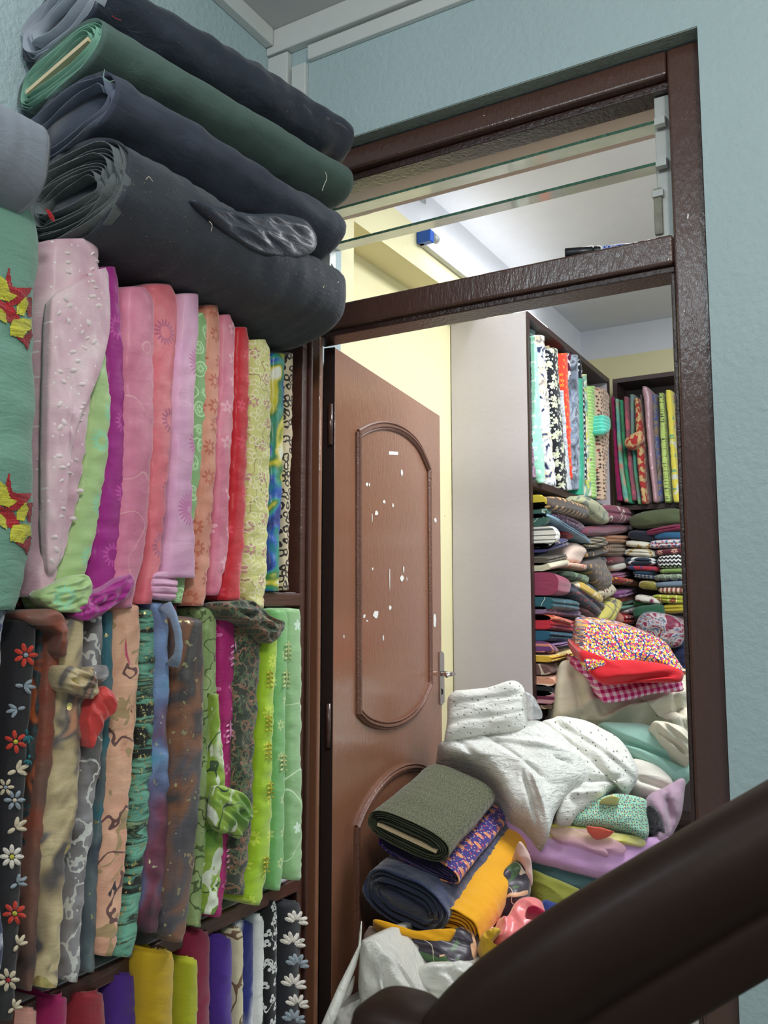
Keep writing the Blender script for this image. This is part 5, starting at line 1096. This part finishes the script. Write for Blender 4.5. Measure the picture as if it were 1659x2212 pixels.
# dark lining of things behind: hidden folded piles keep the stacks solid
# ================================================================ HEAP ON THE FLOOR BEYOND THE DOOR
BK = (-.45, .75, -.55)
def D(d, c, dx, dy): return ('D', d, c, dx, dy)
heap = 'cloths heaped behind the doorway'
F_CONF = fab('confetti_print', (44, 52, 104), [('dots', (236, 232, 230), 110, .36, 1), ('dots', (214, 50, 90), 87, .34, 1), ('dots', (228, 176, 44), 96, .33, 1), ('dots', (60, 70, 130), 140, .22, 1)], pl='C')
F_GING = fab('pink_gingham', (238, 206, 216), [('stripe', (214, 92, 140), 56, .5, 0), ('stripe', (196, 40, 104), 56, .5, math.pi / 2)], pl='C')
# gingham: proper two way weave
def gingham():
    m = bpy.data.materials.new('fabric_gingham'); b = NB(m); c = b.coords('C'); sp = b.n('ShaderNodeSeparateXYZ'); b.link(c, sp.inputs[0])
    u = b.m('MULTIPLY_ADD', sp.outputs[0], 46, b.m('MULTIPLY', sp.outputs[1], 10)); v = b.m('MULTIPLY_ADD', sp.outputs[1], 46, b.m('MULTIPLY', sp.outputs[0], -8))
    a = b.m('LESS_THAN', b.m('FRACT', u), .5); d = b.m('LESS_THAN', b.m('FRACT', v), .5)
    s = b.m('MULTIPLY', b.m('ADD', a, d), .5); col = b.ramp(s, [(0, (242, 214, 222)), (.5, (222, 116, 164)), (1, (180, 16, 92))], 'CONSTANT')
    e = b.t.nodes[-1]
    for k, pp in enumerate((0, .3, .8)): 
        for nd in b.t.nodes:
            if nd.type == 'VALTORGB': nd.color_ramp.elements[k].position = pp
    b.link(col, b.bsdf.inputs['Base Color']); b.bsdf.inputs['Roughness'].default_value = .85
    n2 = b.noise(b.coords('P'), 90, 3); bp = b.n('ShaderNodeBump'); bp.inputs['Strength'].default_value = .3; bp.inputs['Distance'].default_value = .01; b.link(n2.outputs['Fac'], bp.inputs['Height']); b.link(bp.outputs[0], b.bsdf.inputs['Normal'])
    return m
F_GING = gingham()
F_CREAM = fab('cream_canvas', (226, 218, 196), bump=.3, wr=.5); F_MINT = fab('mint_poplin', (168, 212, 196)); F_OFFW = fab('off_white_poplin', (228, 222, 208))
F_EYE = fab('white_eyelet', (226, 226, 217), [('dots', (120, 120, 110), 42, .10, .8), ('ring', (238, 238, 232), 42, .12, .18)], pl='C', bump=.5, wr=.8)
F_EYE2 = fab('white_scroll_embroidery', (226, 227, 220), [('ring', (204, 205, 198), 36, .22, .28), ('ring', (236, 236, 231), 36, .12, .2), ('lines', (208, 208, 200), 20, .04, 1, 3)], pl='C', bump=.8, wr=.7, weave=260)
c7p = lambda L: [c7(*q) for q in L]
c8p = lambda L: [c8(*q) for q in L]
solid('folded_fabric', c7p([(340, 1980), (345, 1800), (370, 1640), (430, 1620), (520, 1680), (700, 1650), (1000, 1640), (1500, 1690), (1560, 1800), (1560, 2300), (1400, 2230), (1200, 2110), (1000, 2230), (700, 2170), (480, 2140), (350, 2100)]), D(2.80, (1340, 1560), 0, -.9), F_CREAM, 'large cream canvas cloth draped under the pink gingham', 'folded cloth', heap, back=BK, bl=.5, bulge=.06, wr=(.022, 1.8, -.3, 2.2),
      folds=[(1235, 1450, 1262, 1560, 7, -.03), (1255, 1440, 1290, 1560, 9, .022), (1270, 1575, 1490, 1505, 7, .03), (1290, 1590, 1490, 1530, 5, -.03), (1330, 1600, 1490, 1560, 6, .028), (1440, 1480, 1490, 1600, 6, -.02)], N=110, K=26)
solid('folded_fabric', c8p([(1170, 247), (1250, 244), (1380, 252), (1450, 300), (1500, 370), (1530, 395), (1572, 405), (1572, 470), (1500, 497), (1430, 462), (1330, 400), (1230, 300)]) , D(2.62, (1420, 1620), 0, -.8), F_MINT, 'mint green plain cloth folded beneath the cream canvas', 'folded cloth', heap, back=BK, bl=.5, bulge=.05, wr=(.008, 2, .7, 1.5), folds=[(1330, 1600, 1480, 1660, 5, -.03)])
solid('folded_fabric', c8p([(1400, 240), (1500, 250), (1565, 300), (1568, 400), (1530, 385), (1460, 330)]), D(2.56, (1460, 1590), 0, -.6), F_CREAM, 'tail of cream cloth hanging beside the door frame', 'folded cloth', heap, back=BK, bl=.3, bulge=.03, wr=(.01, 3, .9, 2.5), folds=[(1420, 1580, 1480, 1630, 4, -.02), (1440, 1570, 1490, 1610, 4, .015)])
solid('folded_fabric', c8p([(1310, 400), (1380, 410), (1450, 440), (1492, 500), (1485, 560), (1420, 562), (1330, 540), (1280, 470)]), D(2.56, (1400, 1680), 0, -.8), F_OFFW, 'off white cloth folded under the mint green one', 'folded cloth', heap, back=BK, bl=.5, bulge=.04, wr=(.006, 2, .3, 2), folds=[(1380, 1690, 1450, 1712, 6, -.02)])
solid('folded_fabric', c7p([(520, 1590), (600, 1640), (720, 1750), (900, 1800), (1200, 1795), (1440, 1790), (1470, 1840), (1460, 1880), (1200, 1905), (1000, 1960), (800, 1985), (750, 1960), (660, 1800), (530, 1680)]), D(2.66, (1350, 1510), 0, -.9), F_GING, 'pink and white gingham cloth folded under the red one', 'folded cloth', heap, back=(-.45, .9, .02), bl=.3, bulge=.022, wr=(.005, 3, .2, 1.6), N=96, ctr=(1375, 1493))
solid('folded_fabric', c7p([(545, 1560), (560, 1510), (700, 1560), (1000, 1600), (1300, 1640), (1465, 1700), (1475, 1760), (1440, 1800), (1250, 1805), (1000, 1800), (800, 1808), (700, 1780), (600, 1670)]), D(2.60, (1350, 1465), 0, -.9), fab('scarlet_cotton', (206, 24, 36)), 'scarlet plain cloth between the confetti print and the gingham', 'folded cloth', heap, back=(-.45, .9, .1), bl=.3, bulge=.028, wr=(.004, 2, .1, 2), folds=[(1300, 1476, 1450, 1462, 4, -.022)], ctr=(1360, 1455))
solid('folded_fabric', c7p([(575, 1400), (585, 1310), (640, 1275), (850, 1290), (1050, 1330), (1300, 1430), (1400, 1560), (1480, 1680), (1515, 1720), (1490, 1735), (1300, 1670), (1080, 1640), (900, 1665), (620, 1700), (570, 1560)]), D(2.68, (1370, 1400), .1, -1.3), F_CONF, 'multicoloured confetti print cloth on top of the heap', 'folded cloth', heap, back=(-.45, .9, .1), bl=.25, bulge=.03, wr=(.006, 2, .3, 1.5), N=96, ctr=(1365, 1405))
solid('folded_fabric', c8p([(980, 225), (1000, 217), (1100, 232), (1230, 290), (1300, 360), (1338, 440), (1330, 500), (1280, 540), (1240, 515), (1160, 585), (1080, 640), (1050, 672), (990, 660), (1000, 560), (960, 400), (900, 260)]), D(2.50, (1240, 1640), 0, -1.3), F_EYE, 'white eyelet cloth with scalloped edge spread to the right of the heap', 'folded cloth', heap, back=BK, bl=.4, bulge=.06, wr=(.012, 2.6, .9, 2.2), N=110, K=24, ctr=c8(1130, 430), folds=[(1160, 1560, 1330, 1700, 5, -.016), (1200, 1560, 1370, 1680, 5, .014), (1240, 1700, 1340, 1690, 5, -.02), (1230, 1730, 1320, 1720, 5, .016), (1290, 1580, 1370, 1640, 4, -.012)])
solid('folded_fabric', c8p([(497, 350), (505, 325), (700, 300), (880, 240), (960, 260), (1060, 340), (1110, 415), (1115, 490), (1050, 540), (990, 620), (965, 700), (950, 735), (870, 655), (800, 610), (740, 500), (640, 420), (540, 385)]), D(2.42, (1110, 1660), 0, -1.3), F_EYE2, 'large white scroll embroidered cloth draped over the heap', 'folded cloth', heap, back=BK, bl=.45, bulge=.07, wr=(.010, 1.8, .8, 1.6), N=110, K=24, ctr=c8(850, 430), folds=[(1150, 1690, 1190, 1800, 6, .022), (1130, 1690, 1162, 1795, 4, -.02), (1195, 1650, 1240, 1665, 4, -.014), (985, 1600, 1120, 1760, 6, -.012), (1010, 1595, 1240, 1640, 5, .012), (1040, 1590, 1180, 1700, 4, -.01)])
ro = solid('folded_fabric', c8p([(512, 322), (525, 230), (532, 125), (600, 105), (700, 95), (800, 66), (845, 80), (858, 120), (866, 200), (862, 275), (800, 292), (700, 300), (600, 318), (520, 336)]), D(2.50, (1050, 1540), 0, -.5), F_EYE, 'white eyelet cloth rolled up at the top left of the heap', 'folded cloth', heap, back=(-.3, .9, -.2), bl=.12, bulge=.045, wr=(.006, 2.6, -.15, 2), layers=3, rot=-.15, p=5, N=90)
clear = bpy.data.materials.new('clear_plastic'); cb_ = NB(clear); P = cb_.bsdf; P.inputs['Base Color'].default_value = (.9, .92, .93, 1); P.inputs['Roughness'].default_value = .15
tr = cb_.n('ShaderNodeBsdfTransparent'); mx = cb_.n('ShaderNodeMixShader'); mx.inputs[0].default_value = .35; cb_.link(tr.outputs[0], mx.inputs[1]); cb_.link(P.outputs[0], mx.inputs[2]); cb_.link(mx.outputs[0], cb_.t.nodes['Material Output'].inputs[0])
nb = cb_.noise(cb_.coords('P'), 60, 3, .6, 1); bp = cb_.n('ShaderNodeBump'); bp.inputs['Distance'].default_value = .01; cb_.link(nb.outputs['Fac'], bp.inputs['Height']); cb_.link(bp.outputs[0], P.inputs['Normal'])
solid('plastic_wrapper', c8p([(850, 112), (890, 130), (915, 170), (932, 215), (905, 228), (868, 218), (862, 160)]), D(2.50, (1145, 1525), 0, 0), clear, 'crumpled clear plastic wrapper beside the rolled white cloth', 'plastic wrapper', back=(-.3, .9, 0), bl=.05, bulge=.03, wr=(.012, 5, .6, 1))
solid('folded_fabric', c8p([(1060, 640), (1080, 600), (1160, 570), (1250, 545), (1365, 565), (1378, 600), (1382, 728), (1300, 712), (1200, 690), (1070, 680)]), D(2.36, (1310, 1760), 0, -.8), fab('mint_ditsy_floral', (152, 204, 178), [('petals', (150, 60, 80), 130, .26, 4, 0), ('dots', (60, 90, 100), 150, .2), ('dots', (226, 214, 130), 80, .12)], pl='C'), 'mint ditsy floral cloth folded below the white eyelet', 'folded cloth', heap, back=BK, bl=.35, bulge=.03, wr=(.004, 2, .1, 2), layers=0, p=5)
solid('folded_fabric', c8p([(1180, 570), (1220, 552), (1258, 560), (1250, 585), (1200, 582)]), D(2.34, (1315, 1728), 0, 0), fab('pale_lime_scrap', (214, 214, 140)), 'pale lime scrap poking from under the white eyelet', 'cloth scrap', heap, back=BK, bl=.1, bulge=.01)
yl = solid('folded_fabric', c8p([(900, 690), (980, 672), (1100, 690), (1240, 712), (1363, 735), (1366, 772), (1280, 766), (1120, 750), (960, 735)]), D(2.33, (1270, 1810), 0, -.8), fab('olive_yellow_silk', [(226, 214, 150), (206, 200, 100), (178, 168, 60)], rough=.5, coat=.2), 'thin olive yellow silk folded under the mint floral cloth', 'folded cloth', heap, back=BK, bl=.35, bulge=.02, wr=(.004, 2, .1, 2), p=5)
sheerp = fab('sheer_pink_organza', (226, 176, 186), rough=.5, alpha=.5)
solid('organza_scrap', c8p([(960, 690), (1080, 690), (1180, 710), (1282, 765), (1275, 800), (1212, 790), (1210, 806), (1100, 770), (1000, 745)]), D(2.31, (1260, 1810), 0, -.8), sheerp, 'sheer pink organza scraps over the olive yellow silk', 'cloth scrap', heap, back=BK, bl=.02, bulge=.006, wr=(.004, 3, .3, 2), p=6)
solid('folded_fabric', c8p([(1120, 680), (1240, 705), (1180, 735), (1150, 728)]), D(2.30, (1290, 1795), 0, 0), fab('coral_scrap', (226, 100, 80)), 'small coral scrap on the pink organza', 'cloth scrap', heap, back=BK, bl=.01, bulge=.004, sub=2)
F_LIL = fab('lilac_satin', (196, 150, 196), rough=.55, coat=.15); F_LIL2 = fab('dusty_lilac', (176, 146, 164))
solid('folded_fabric', c8p([(1370, 570), (1450, 520), (1535, 480), (1535, 560), (1520, 650), (1470, 740), (1420, 790), (1390, 700)]), D(2.42, (1440, 1750), 0, -.8), F_LIL2, 'dusty lilac cloth with frayed edge beside the door frame', 'folded cloth', heap, back=BK, bl=.35, bulge=.04, wr=(.012, 3, 1.2, 2), folds=[(1440, 1730, 1450, 1800, 6, -.02)])
solid('folded_fabric', c8p([(1378, 600), (1410, 600), (1440, 650), (1455, 720), (1400, 712), (1380, 680)]), D(2.35, (1415, 1775), 0, 0), fab('black_plush', (44, 36, 46), sheen=.6, bump=.9, wr=2), 'black fuzzy cloth showing inside the lilac fold', 'folded cloth', heap, back=BK, bl=.12, bulge=.012, wr=(.004, 6, .8, 1))
solid('folded_fabric', c8p([(770, 640), (860, 690), (1000, 740), (1200, 790), (1350, 780), (1460, 725), (1520, 770), (1500, 900), (1300, 930), (1180, 912), (1030, 880), (880, 830), (790, 720)]), D(2.34, (1250, 1840), 0, -.8), F_LIL, 'bright lilac satin cloth lying low in the heap', 'folded cloth', heap, back=BK, bl=.4, bulge=.04, wr=(.006, 2, .25, 1.5))
solid('folded_fabric', c8p([(800, 590), (900, 640), (900, 700), (960, 740), (900, 740), (830, 700), (780, 640)]), D(2.40, (1140, 1780), 0, 0), fab('mauve_brown', (120, 78, 88)), 'mauve brown cloth peeking beside the white embroidered one', 'folded cloth', heap, back=BK, bl=.2, bulge=.02)
solid('folded_fabric', c8p([(870, 800), (960, 850), (1180, 905), (1300, 950), (1250, 1060), (1050, 1000), (900, 910)]), D(2.32, (1230, 1900), 0, -.6), fab('dark_slate_green', (52, 78, 80)), 'dark slate green cloth beneath the lilac satin', 'folded cloth', heap, back=BK, bl=.4, bulge=.04, wr=(.006, 2, .3, 2))
solid('folded_fabric', c8p([(870, 870), (960, 900), (1100, 960), (1200, 1040), (1060, 1120), (930, 1060), (880, 960)]), D(2.26, (1200, 1930), 0, -.6), fab('olive_lime', (126, 128, 44)), 'olive lime cloth beneath the slate green one', 'folded cloth', heap, back=BK, bl=.4, bulge=.04, wr=(.008, 2, .3, 2))
solid('folded_fabric', c8p([(920, 1020), (990, 1010), (1100, 1060), (1150, 1300), (1000, 1500), (900, 1300)]), D(2.15, (1200, 2060), 0, -.4), fab('royal_blue_cloth', (40, 56, 120)), 'royal blue cloth low in the heap behind the handrail', 'folded cloth', heap, back=BK, bl=.4, bulge=.04)
# bottom supports of the heap
F_BFL = fab('black_satin_lily_print', (44, 36, 48), [('blobs', (226, 178, 140), 9, .64, (1, 1, 1), 1.4), ('blobs', (64, 96, 56), 12, .66, (1, 1, 1), 1), ('lines', (206, 190, 170), 7, .006, 1, 2)], rough=.4, coat=.25)
solid('folded_fabric', c8p([(830, 830), (880, 850), (885, 930), (870, 1000), (820, 1050), (780, 1090), (700, 1085), (655, 1065), (700, 960), (760, 880)]), D(2.16, (1080, 1930), 0, -.8), F_BFL, 'black satin cloth with lily print bunched right of the yellow bolt', 'folded cloth', heap, back=BK, bl=.4, bulge=.05, wr=(.014, 2.4, 1.1, 1.6))
solid('folded_fabric', c8p([(830, 750), (850, 760), (882, 820), (890, 925), (872, 930), (850, 860), (820, 800)]), D(2.17, (1130, 1870), 0, 0), fab('pale_pink_strip', (222, 190, 180)), 'pale pink cloth strip right of the yellow bolt', 'cloth scrap', heap, back=BK, bl=.1, bulge=.02)
solid('folded_fabric', c8p([(230, 1150), (300, 1120), (450, 1150), (600, 1120), (670, 1090), (680, 1140), (650, 1250), (620, 1300), (560, 1330), (480, 1290), (350, 1240), (240, 1190)]), D(1.96, (930, 2040), 0, -1.2), F_BFL, 'black lily print satin folded under the mustard bolt', 'folded cloth', heap, back=BK, bl=.5, bulge=.05, wr=(.006, 2.5, .2, 2), layers=4, rot=.25)
solid('folded_fabric', c8p([(170, 1170), (185, 1120), (205, 1110), (245, 1140), (235, 1180), (225, 1260)]), D(1.99, (800, 2030), 0, 0), fab('taupe_felt', (156, 134, 122)), 'taupe cloth corner above the white carrier bag', 'cloth scrap', heap, back=BK, bl=.2, bulge=.02)
solid('folded_fabric', c8p([(290, 1225), (400, 1245), (500, 1290), (560, 1340), (560, 1500), (420, 1500), (330, 1320)]), D(1.93, (900, 2110), 0, -1.0), fab('blush_beige', (222, 176, 150)), 'blush beige cloth folded under the lily print satin', 'folded cloth', heap, back=BK, bl=.5, bulge=.04, wr=(.005, 2, .4, 3), layers=5, rot=.35)
solid('folded_fabric', c8p([(620, 1290), (655, 1200), (690, 1110), (735, 1130), (720, 1230), (690, 1300), (670, 1450), (600, 1450)]), D(1.98, (1040, 2060), 0, -.6), fab('pale_rose_strip', (226, 190, 182)), 'pale rose cloth edge standing beside the mustard wisp', 'cloth scrap', heap, back=BK, bl=.3, bulge=.03)
solid('folded_fabric', c8p([(720, 1160), (740, 1090), (780, 1080), (820, 1010), (880, 992), (930, 1010), (950, 1060), (1000, 1100), (960, 1250), (850, 1300), (760, 1260), (715, 1200)]), D(1.98, (1110, 2010), 0, -.8), fab('coral_pink_satin', (240, 128, 128), rough=.35, coat=.5), 'coral pink satin bundle low in the heap', 'folded cloth', heap, back=BK, bl=.4, bulge=.06, wr=(.016, 3, 1, 1.3))
solid('folded_fabric', c8p([(868, 1030), (900, 1022), (955, 1055), (950, 1080), (890, 1068), (866, 1060)]), D(1.90, (1160, 1972), 0, 0), fab('crimson_scrap', (178, 22, 62)), 'crimson scrap lying on the coral pink satin', 'cloth scrap', heap, back=BK, bl=.03, bulge=.012)
solid('folded_fabric', c8p([(660, 1200), (680, 1140), (730, 1115), (755, 1130), (720, 1180), (760, 1215), (740, 1250), (690, 1250)]), D(1.90, (1060, 2040), 0, 0), fab('mustard_wisp', (206, 160, 30), rough=.5), 'mustard coloured wisp of cloth beside the coral satin', 'cloth scrap', heap, back=BK, bl=.1, bulge=.02, wr=(.01, 5, 1.2, 2), ctr=c8(705, 1190))
solid('folded_fabric', c8p([(640, 1280), (720, 1235), (800, 1230), (860, 1300), (850, 1500), (660, 1500)]), D(1.92, (1060, 2110), 0, -.5), fab('dusty_coral', (196, 96, 96)), 'dusty coral cloth under the mustard wisp', 'folded cloth', heap, back=BK, bl=.4, bulge=.03)
solid('folded_fabric', [(720, 2130), (900, 2080), (1100, 2060), (1400, 2200), (1450, 2500), (1300, 2900), (800, 2900), (700, 2500)], D(2.10, (1000, 2400), 0, -.2), fab('dark_brown_bundle', (58, 44, 42)), 'dark brown bundle at the base of the heap', 'folded cloth', heap, back=(-.1, .9, -.1), bl=.5, bulge=.05)

# bolts lying on the heap
gh = 'bolts lying on the heap by the door'
def px2(x, y, d): return atD(x, y, d)
sd_ = Vector((.93, .2, -.30))
oA, oB = px2(878, 1806, 2.00), px2(1000, 1692, 2.40)
hbolt('fabric_bolt', px2(880, 1806, 2.02), px2(1000, 1690, 2.42), px2(1000, 1845, 2.02) - px2(795, 1790, 2.02), Vector((0, -.15, 1)), .105, .036, fab('olive_gold_speckle', (60, 63, 44), [('blobs', (60, 64, 46), 60, .60, (1, .3, 1)), ('dots', (118, 118, 80), 260, .28, 1)], pl='P' if False else 'XY', rough=.8), fab('olive_edge', (58, 62, 44)), 'olive bolt with gold speckles, topmost of the four by the door', gh, turns=6, wr=.003, board=True, e=.75, endjit=.005)
hbolt('fabric_bolt', px2(902, 1858, 2.04), px2(1030, 1727, 2.47), px2(1000, 1875, 2.02) - px2(795, 1815, 2.02), Vector((0, -.15, 1)), .108, .022, fab('royal_blue_orange_paisley', (52, 40, 122), [('petals', (214, 140, 96), 26, .3, 1, 0, .5), ('petals', (190, 60, 76), 60, .22, 4, 0), ('dots', (220, 190, 170), 80, .14)], pl='XY', rough=.7), fab('violet_edge', (54, 46, 84)), 'royal blue bolt with orange paisley under the olive bolt', gh, turns=3, wr=.003, e=.8)
hbolt('fabric_bolt', px2(872, 1950, 1.99), px2(1045, 1778, 2.46), px2(980, 1975, 2.02) - px2(780, 1935, 2.02), Vector((0, -.2, 1)), .108, .058, fab('navy_wool', (38, 50, 86), sheen=.6, bump=.5), fab('navy_frayed', (30, 38, 64), sheen=.7), 'thick navy blue bolt with soft frayed end', gh, turns=3, wr=.005, e=.8, endjit=.012, core=.35)
yb = hbolt('fabric_bolt', px2(968, 2014, 1.97), px2(1092, 1812, 2.42), px2(1060, 2015, 2.02) - px2(900, 2015, 2.02), Vector((0, -.2, 1)), .075, .055, fab('golden_yellow_cotton', (236, 168, 18)), fab('golden_edge', (206, 140, 14)), 'golden yellow bolt curving beside the navy bolt', gh, turns=6, wr=.004, e=.9, bend=(.015, 0, .0))
solid('flat_end', c8p([(208, 1085), (230, 1080), (330, 1120), (480, 1140), (560, 1120), (540, 1170), (508, 1190), (440, 1175), (330, 1150), (240, 1110)]), D(1.93, (880, 2010), 0, -.5), MC['golden_yellow_cotton'], None, None, parent=yb, back=BK, bl=.12, bulge=.012, wr=(.003, 2, .2, 2))

# carrier bags
bagm = bpy.data.materials.new('thin_white_plastic'); b2 = NB(bagm); P = b2.bsdf; P.inputs['Base Color'].default_value = C4((226, 224, 214)); P.inputs['Roughness'].default_value = .32; P.inputs['Specular IOR Level'].default_value = .5
tl_ = b2.n('ShaderNodeBsdfTransparent'); mx = b2.n('ShaderNodeMixShader'); mx.inputs[0].default_value = .82; b2.link(tl_.outputs[0], mx.inputs[1]); b2.link(P.outputs[0], mx.inputs[2]); b2.link(mx.outputs[0], b2.t.nodes['Material Output'].inputs[0])
nb = b2.noise(b2.coords('P'), 30, 4, .6, 1.5); bp = b2.n('ShaderNodeBump'); bp.inputs['Strength'].default_value = .5; bp.inputs['Distance'].default_value = .01; b2.link(nb.outputs['Fac'], bp.inputs['Height']); b2.link(bp.outputs[0], P.inputs['Normal'])
bg = solid('carrier_bag', c8p([(163, 1165), (200, 1168), (225, 1180), (270, 1200), (330, 1270), (420, 1400), (490, 1510), (560, 1800), (500, 2500), (150, 2500), (110, 1900), (152, 1460), (145, 1380), (150, 1260)]), D(1.80, (850, 2150), 0, -.1), bagm, 'crumpled white plastic carrier bag standing behind the newel post', 'bag', back=(-.1, .9, -.1), bl=.22, bulge=.05, wr=(.014, 2.2, 1.2, 2), folds=[(810, 2040, 830, 2200, 4, .02), (818, 2030, 900, 2160, 5, -.012)], N=110, ctr=c8(300, 1560))
hnd = [atD(x, y, d) for x, y, d in ((690, 2250, 1.70), (715, 2195, 1.72), (740, 2135, 1.76), (762, 2085, 1.79), (777, 2045, 1.82), (778, 2020, 1.83), (781, 1990, 1.84))]
tube('handle', hnd, [.011, .012, .011, .008, .004, .003, .001], bagm, bg, 10, sx=.9)
solid('handle_flap', c8p([(120, 1340), (128, 1325), (118, 1390), (90, 1430), (40, 1490), (20, 1500), (60, 1430)]), D(1.81, (740, 2150), 0, 0), bagm, None, None, parent=bg, back=(-.1, .9, 0), bl=.006, bulge=.006)
solid('carrier_bag', c8p([(378, 1310), (430, 1275), (500, 1262), (560, 1268), (600, 1258), (650, 1285), (655, 1320), (640, 1420), (620, 2300), (420, 2300), (440, 1480), (400, 1390)]), D(1.86, (960, 2140), 0, -.2), bagm, 'small knotted translucent bag right of the large carrier bag', 'bag', back=(-.1, .9, -.1), bl=.2, bulge=.05, wr=(.012, 3, .5, 1.5), ctr=c8(520, 1420))
solid('carrier_bag', c8p([(30, 1520), (80, 1460), (140, 1430), (170, 1500), (200, 2300), (0, 2300)]), D(1.90, (740, 2200), 0, -.2), bagm, 'low white plastic bag at the foot of the door leaf', 'bag', back=(-.1, .9, -.1), bl=.15, bulge=.04, wr=(.012, 3, .5, 1.5), ctr=c8(100, 1700))

# ================================================================ STAIR HANDRAIL AND NEWEL
rl = empty('stair_handrail', atD(1300, 2095, .47), 'dark varnished wooden stair handrail crossing the lower right corner', 'handrail')
path = [(3000, 1110, .47), (2300, 1510, .47), (1900, 1742, .47), (1659, 1881, .47), (1500, 1973, .47), (1297, 2095, .47), (1186, 2172, .47), (1100, 2240, .472), (1034, 2312, .475), (975, 2400, .48), (930, 2500, .485)]
PP = [atD(x, y, d) for x, y, d in crv(path, 8)]
prof = [(-.030, .012), (-.027, .026), (-.018, .036), (0, .041), (.018, .036), (.027, .026), (.030, .012), (.028, .002), (.023, -.006), (.020, -.010), (.024, -.014), (.024, -.034), (.020, -.040), (-.020, -.040), (-.024, -.034), (-.024, -.014), (-.020, -.010), (-.023, -.006), (-.028, .002)]
V, Fc = [], []; n = len(prof)
for i, p in enumerate(PP):
    t = (PP[min(i + 1, len(PP) - 1)] - PP[max(i - 1, 0)]).normalized(); s = t.cross(Vector((0, 0, 1))).normalized(); u = s.cross(t).normalized()
    for (a, c) in prof: V.append(p + s * a + u * c)
for i in range(len(PP) - 1):
    for k in range(n): Fc.append((i * n + k, i * n + (k + 1) % n, (i + 1) * n + (k + 1) % n, (i + 1) * n + k))
Fc.append(tuple(range(n))[::-1]); Fc.append(tuple((len(PP) - 1) * n + k for k in range(n)))
o = mk('rail', V, Fc, M_RAIL, rl)
sm = o.modifiers.new('sub', 'SUBSURF'); sm.levels = 1; sm.render_levels = 2
# newel: turned and squared post with a domed cap
nc = atD(868, 2300, .50); ztop = atD(855, 2160, .50).z
nw = empty('newel_post', (nc.x, nc.y, 0), 'dark varnished newel post with rounded cap at the foot of the handrail', 'newel post')
def sqlathe(name, prof, par, e=.5, n=40):
    V, Fc = [], []
    for (z, r) in prof:
        for k in range(n):
            q = 2 * math.pi * k / n; V.append((nc.x + r * spoly(math.cos(q), e), nc.y + r * spoly(math.sin(q), e), z))
    for i in range(len(prof) - 1):
        for k in range(n): Fc.append((i * n + k, i * n + (k + 1) % n, (i + 1) * n + (k + 1) % n, (i + 1) * n + k))
    Fc.append(tuple(range(n))[::-1]); Fc.append(tuple((len(prof) - 1) * n + k for k in range(n)))
    return mk(name, V, Fc, M_RAIL, par)
sqlathe('cap', [(ztop - .06, .024), (ztop - .055, .028), (ztop - .02, .029), (ztop - .008, .026), (ztop - .002, .018), (ztop, .004)], nw, .7)
sqlathe('post', [(0, .04), (.3, .04), (.32, .03), (ztop - .3, .024), (ztop - .28, .032), (ztop - .10, .032), (ztop - .08, .022), (ztop - .06, .022)], nw, .6)
# floor tiles joint lines are in the slab material; unused empty check
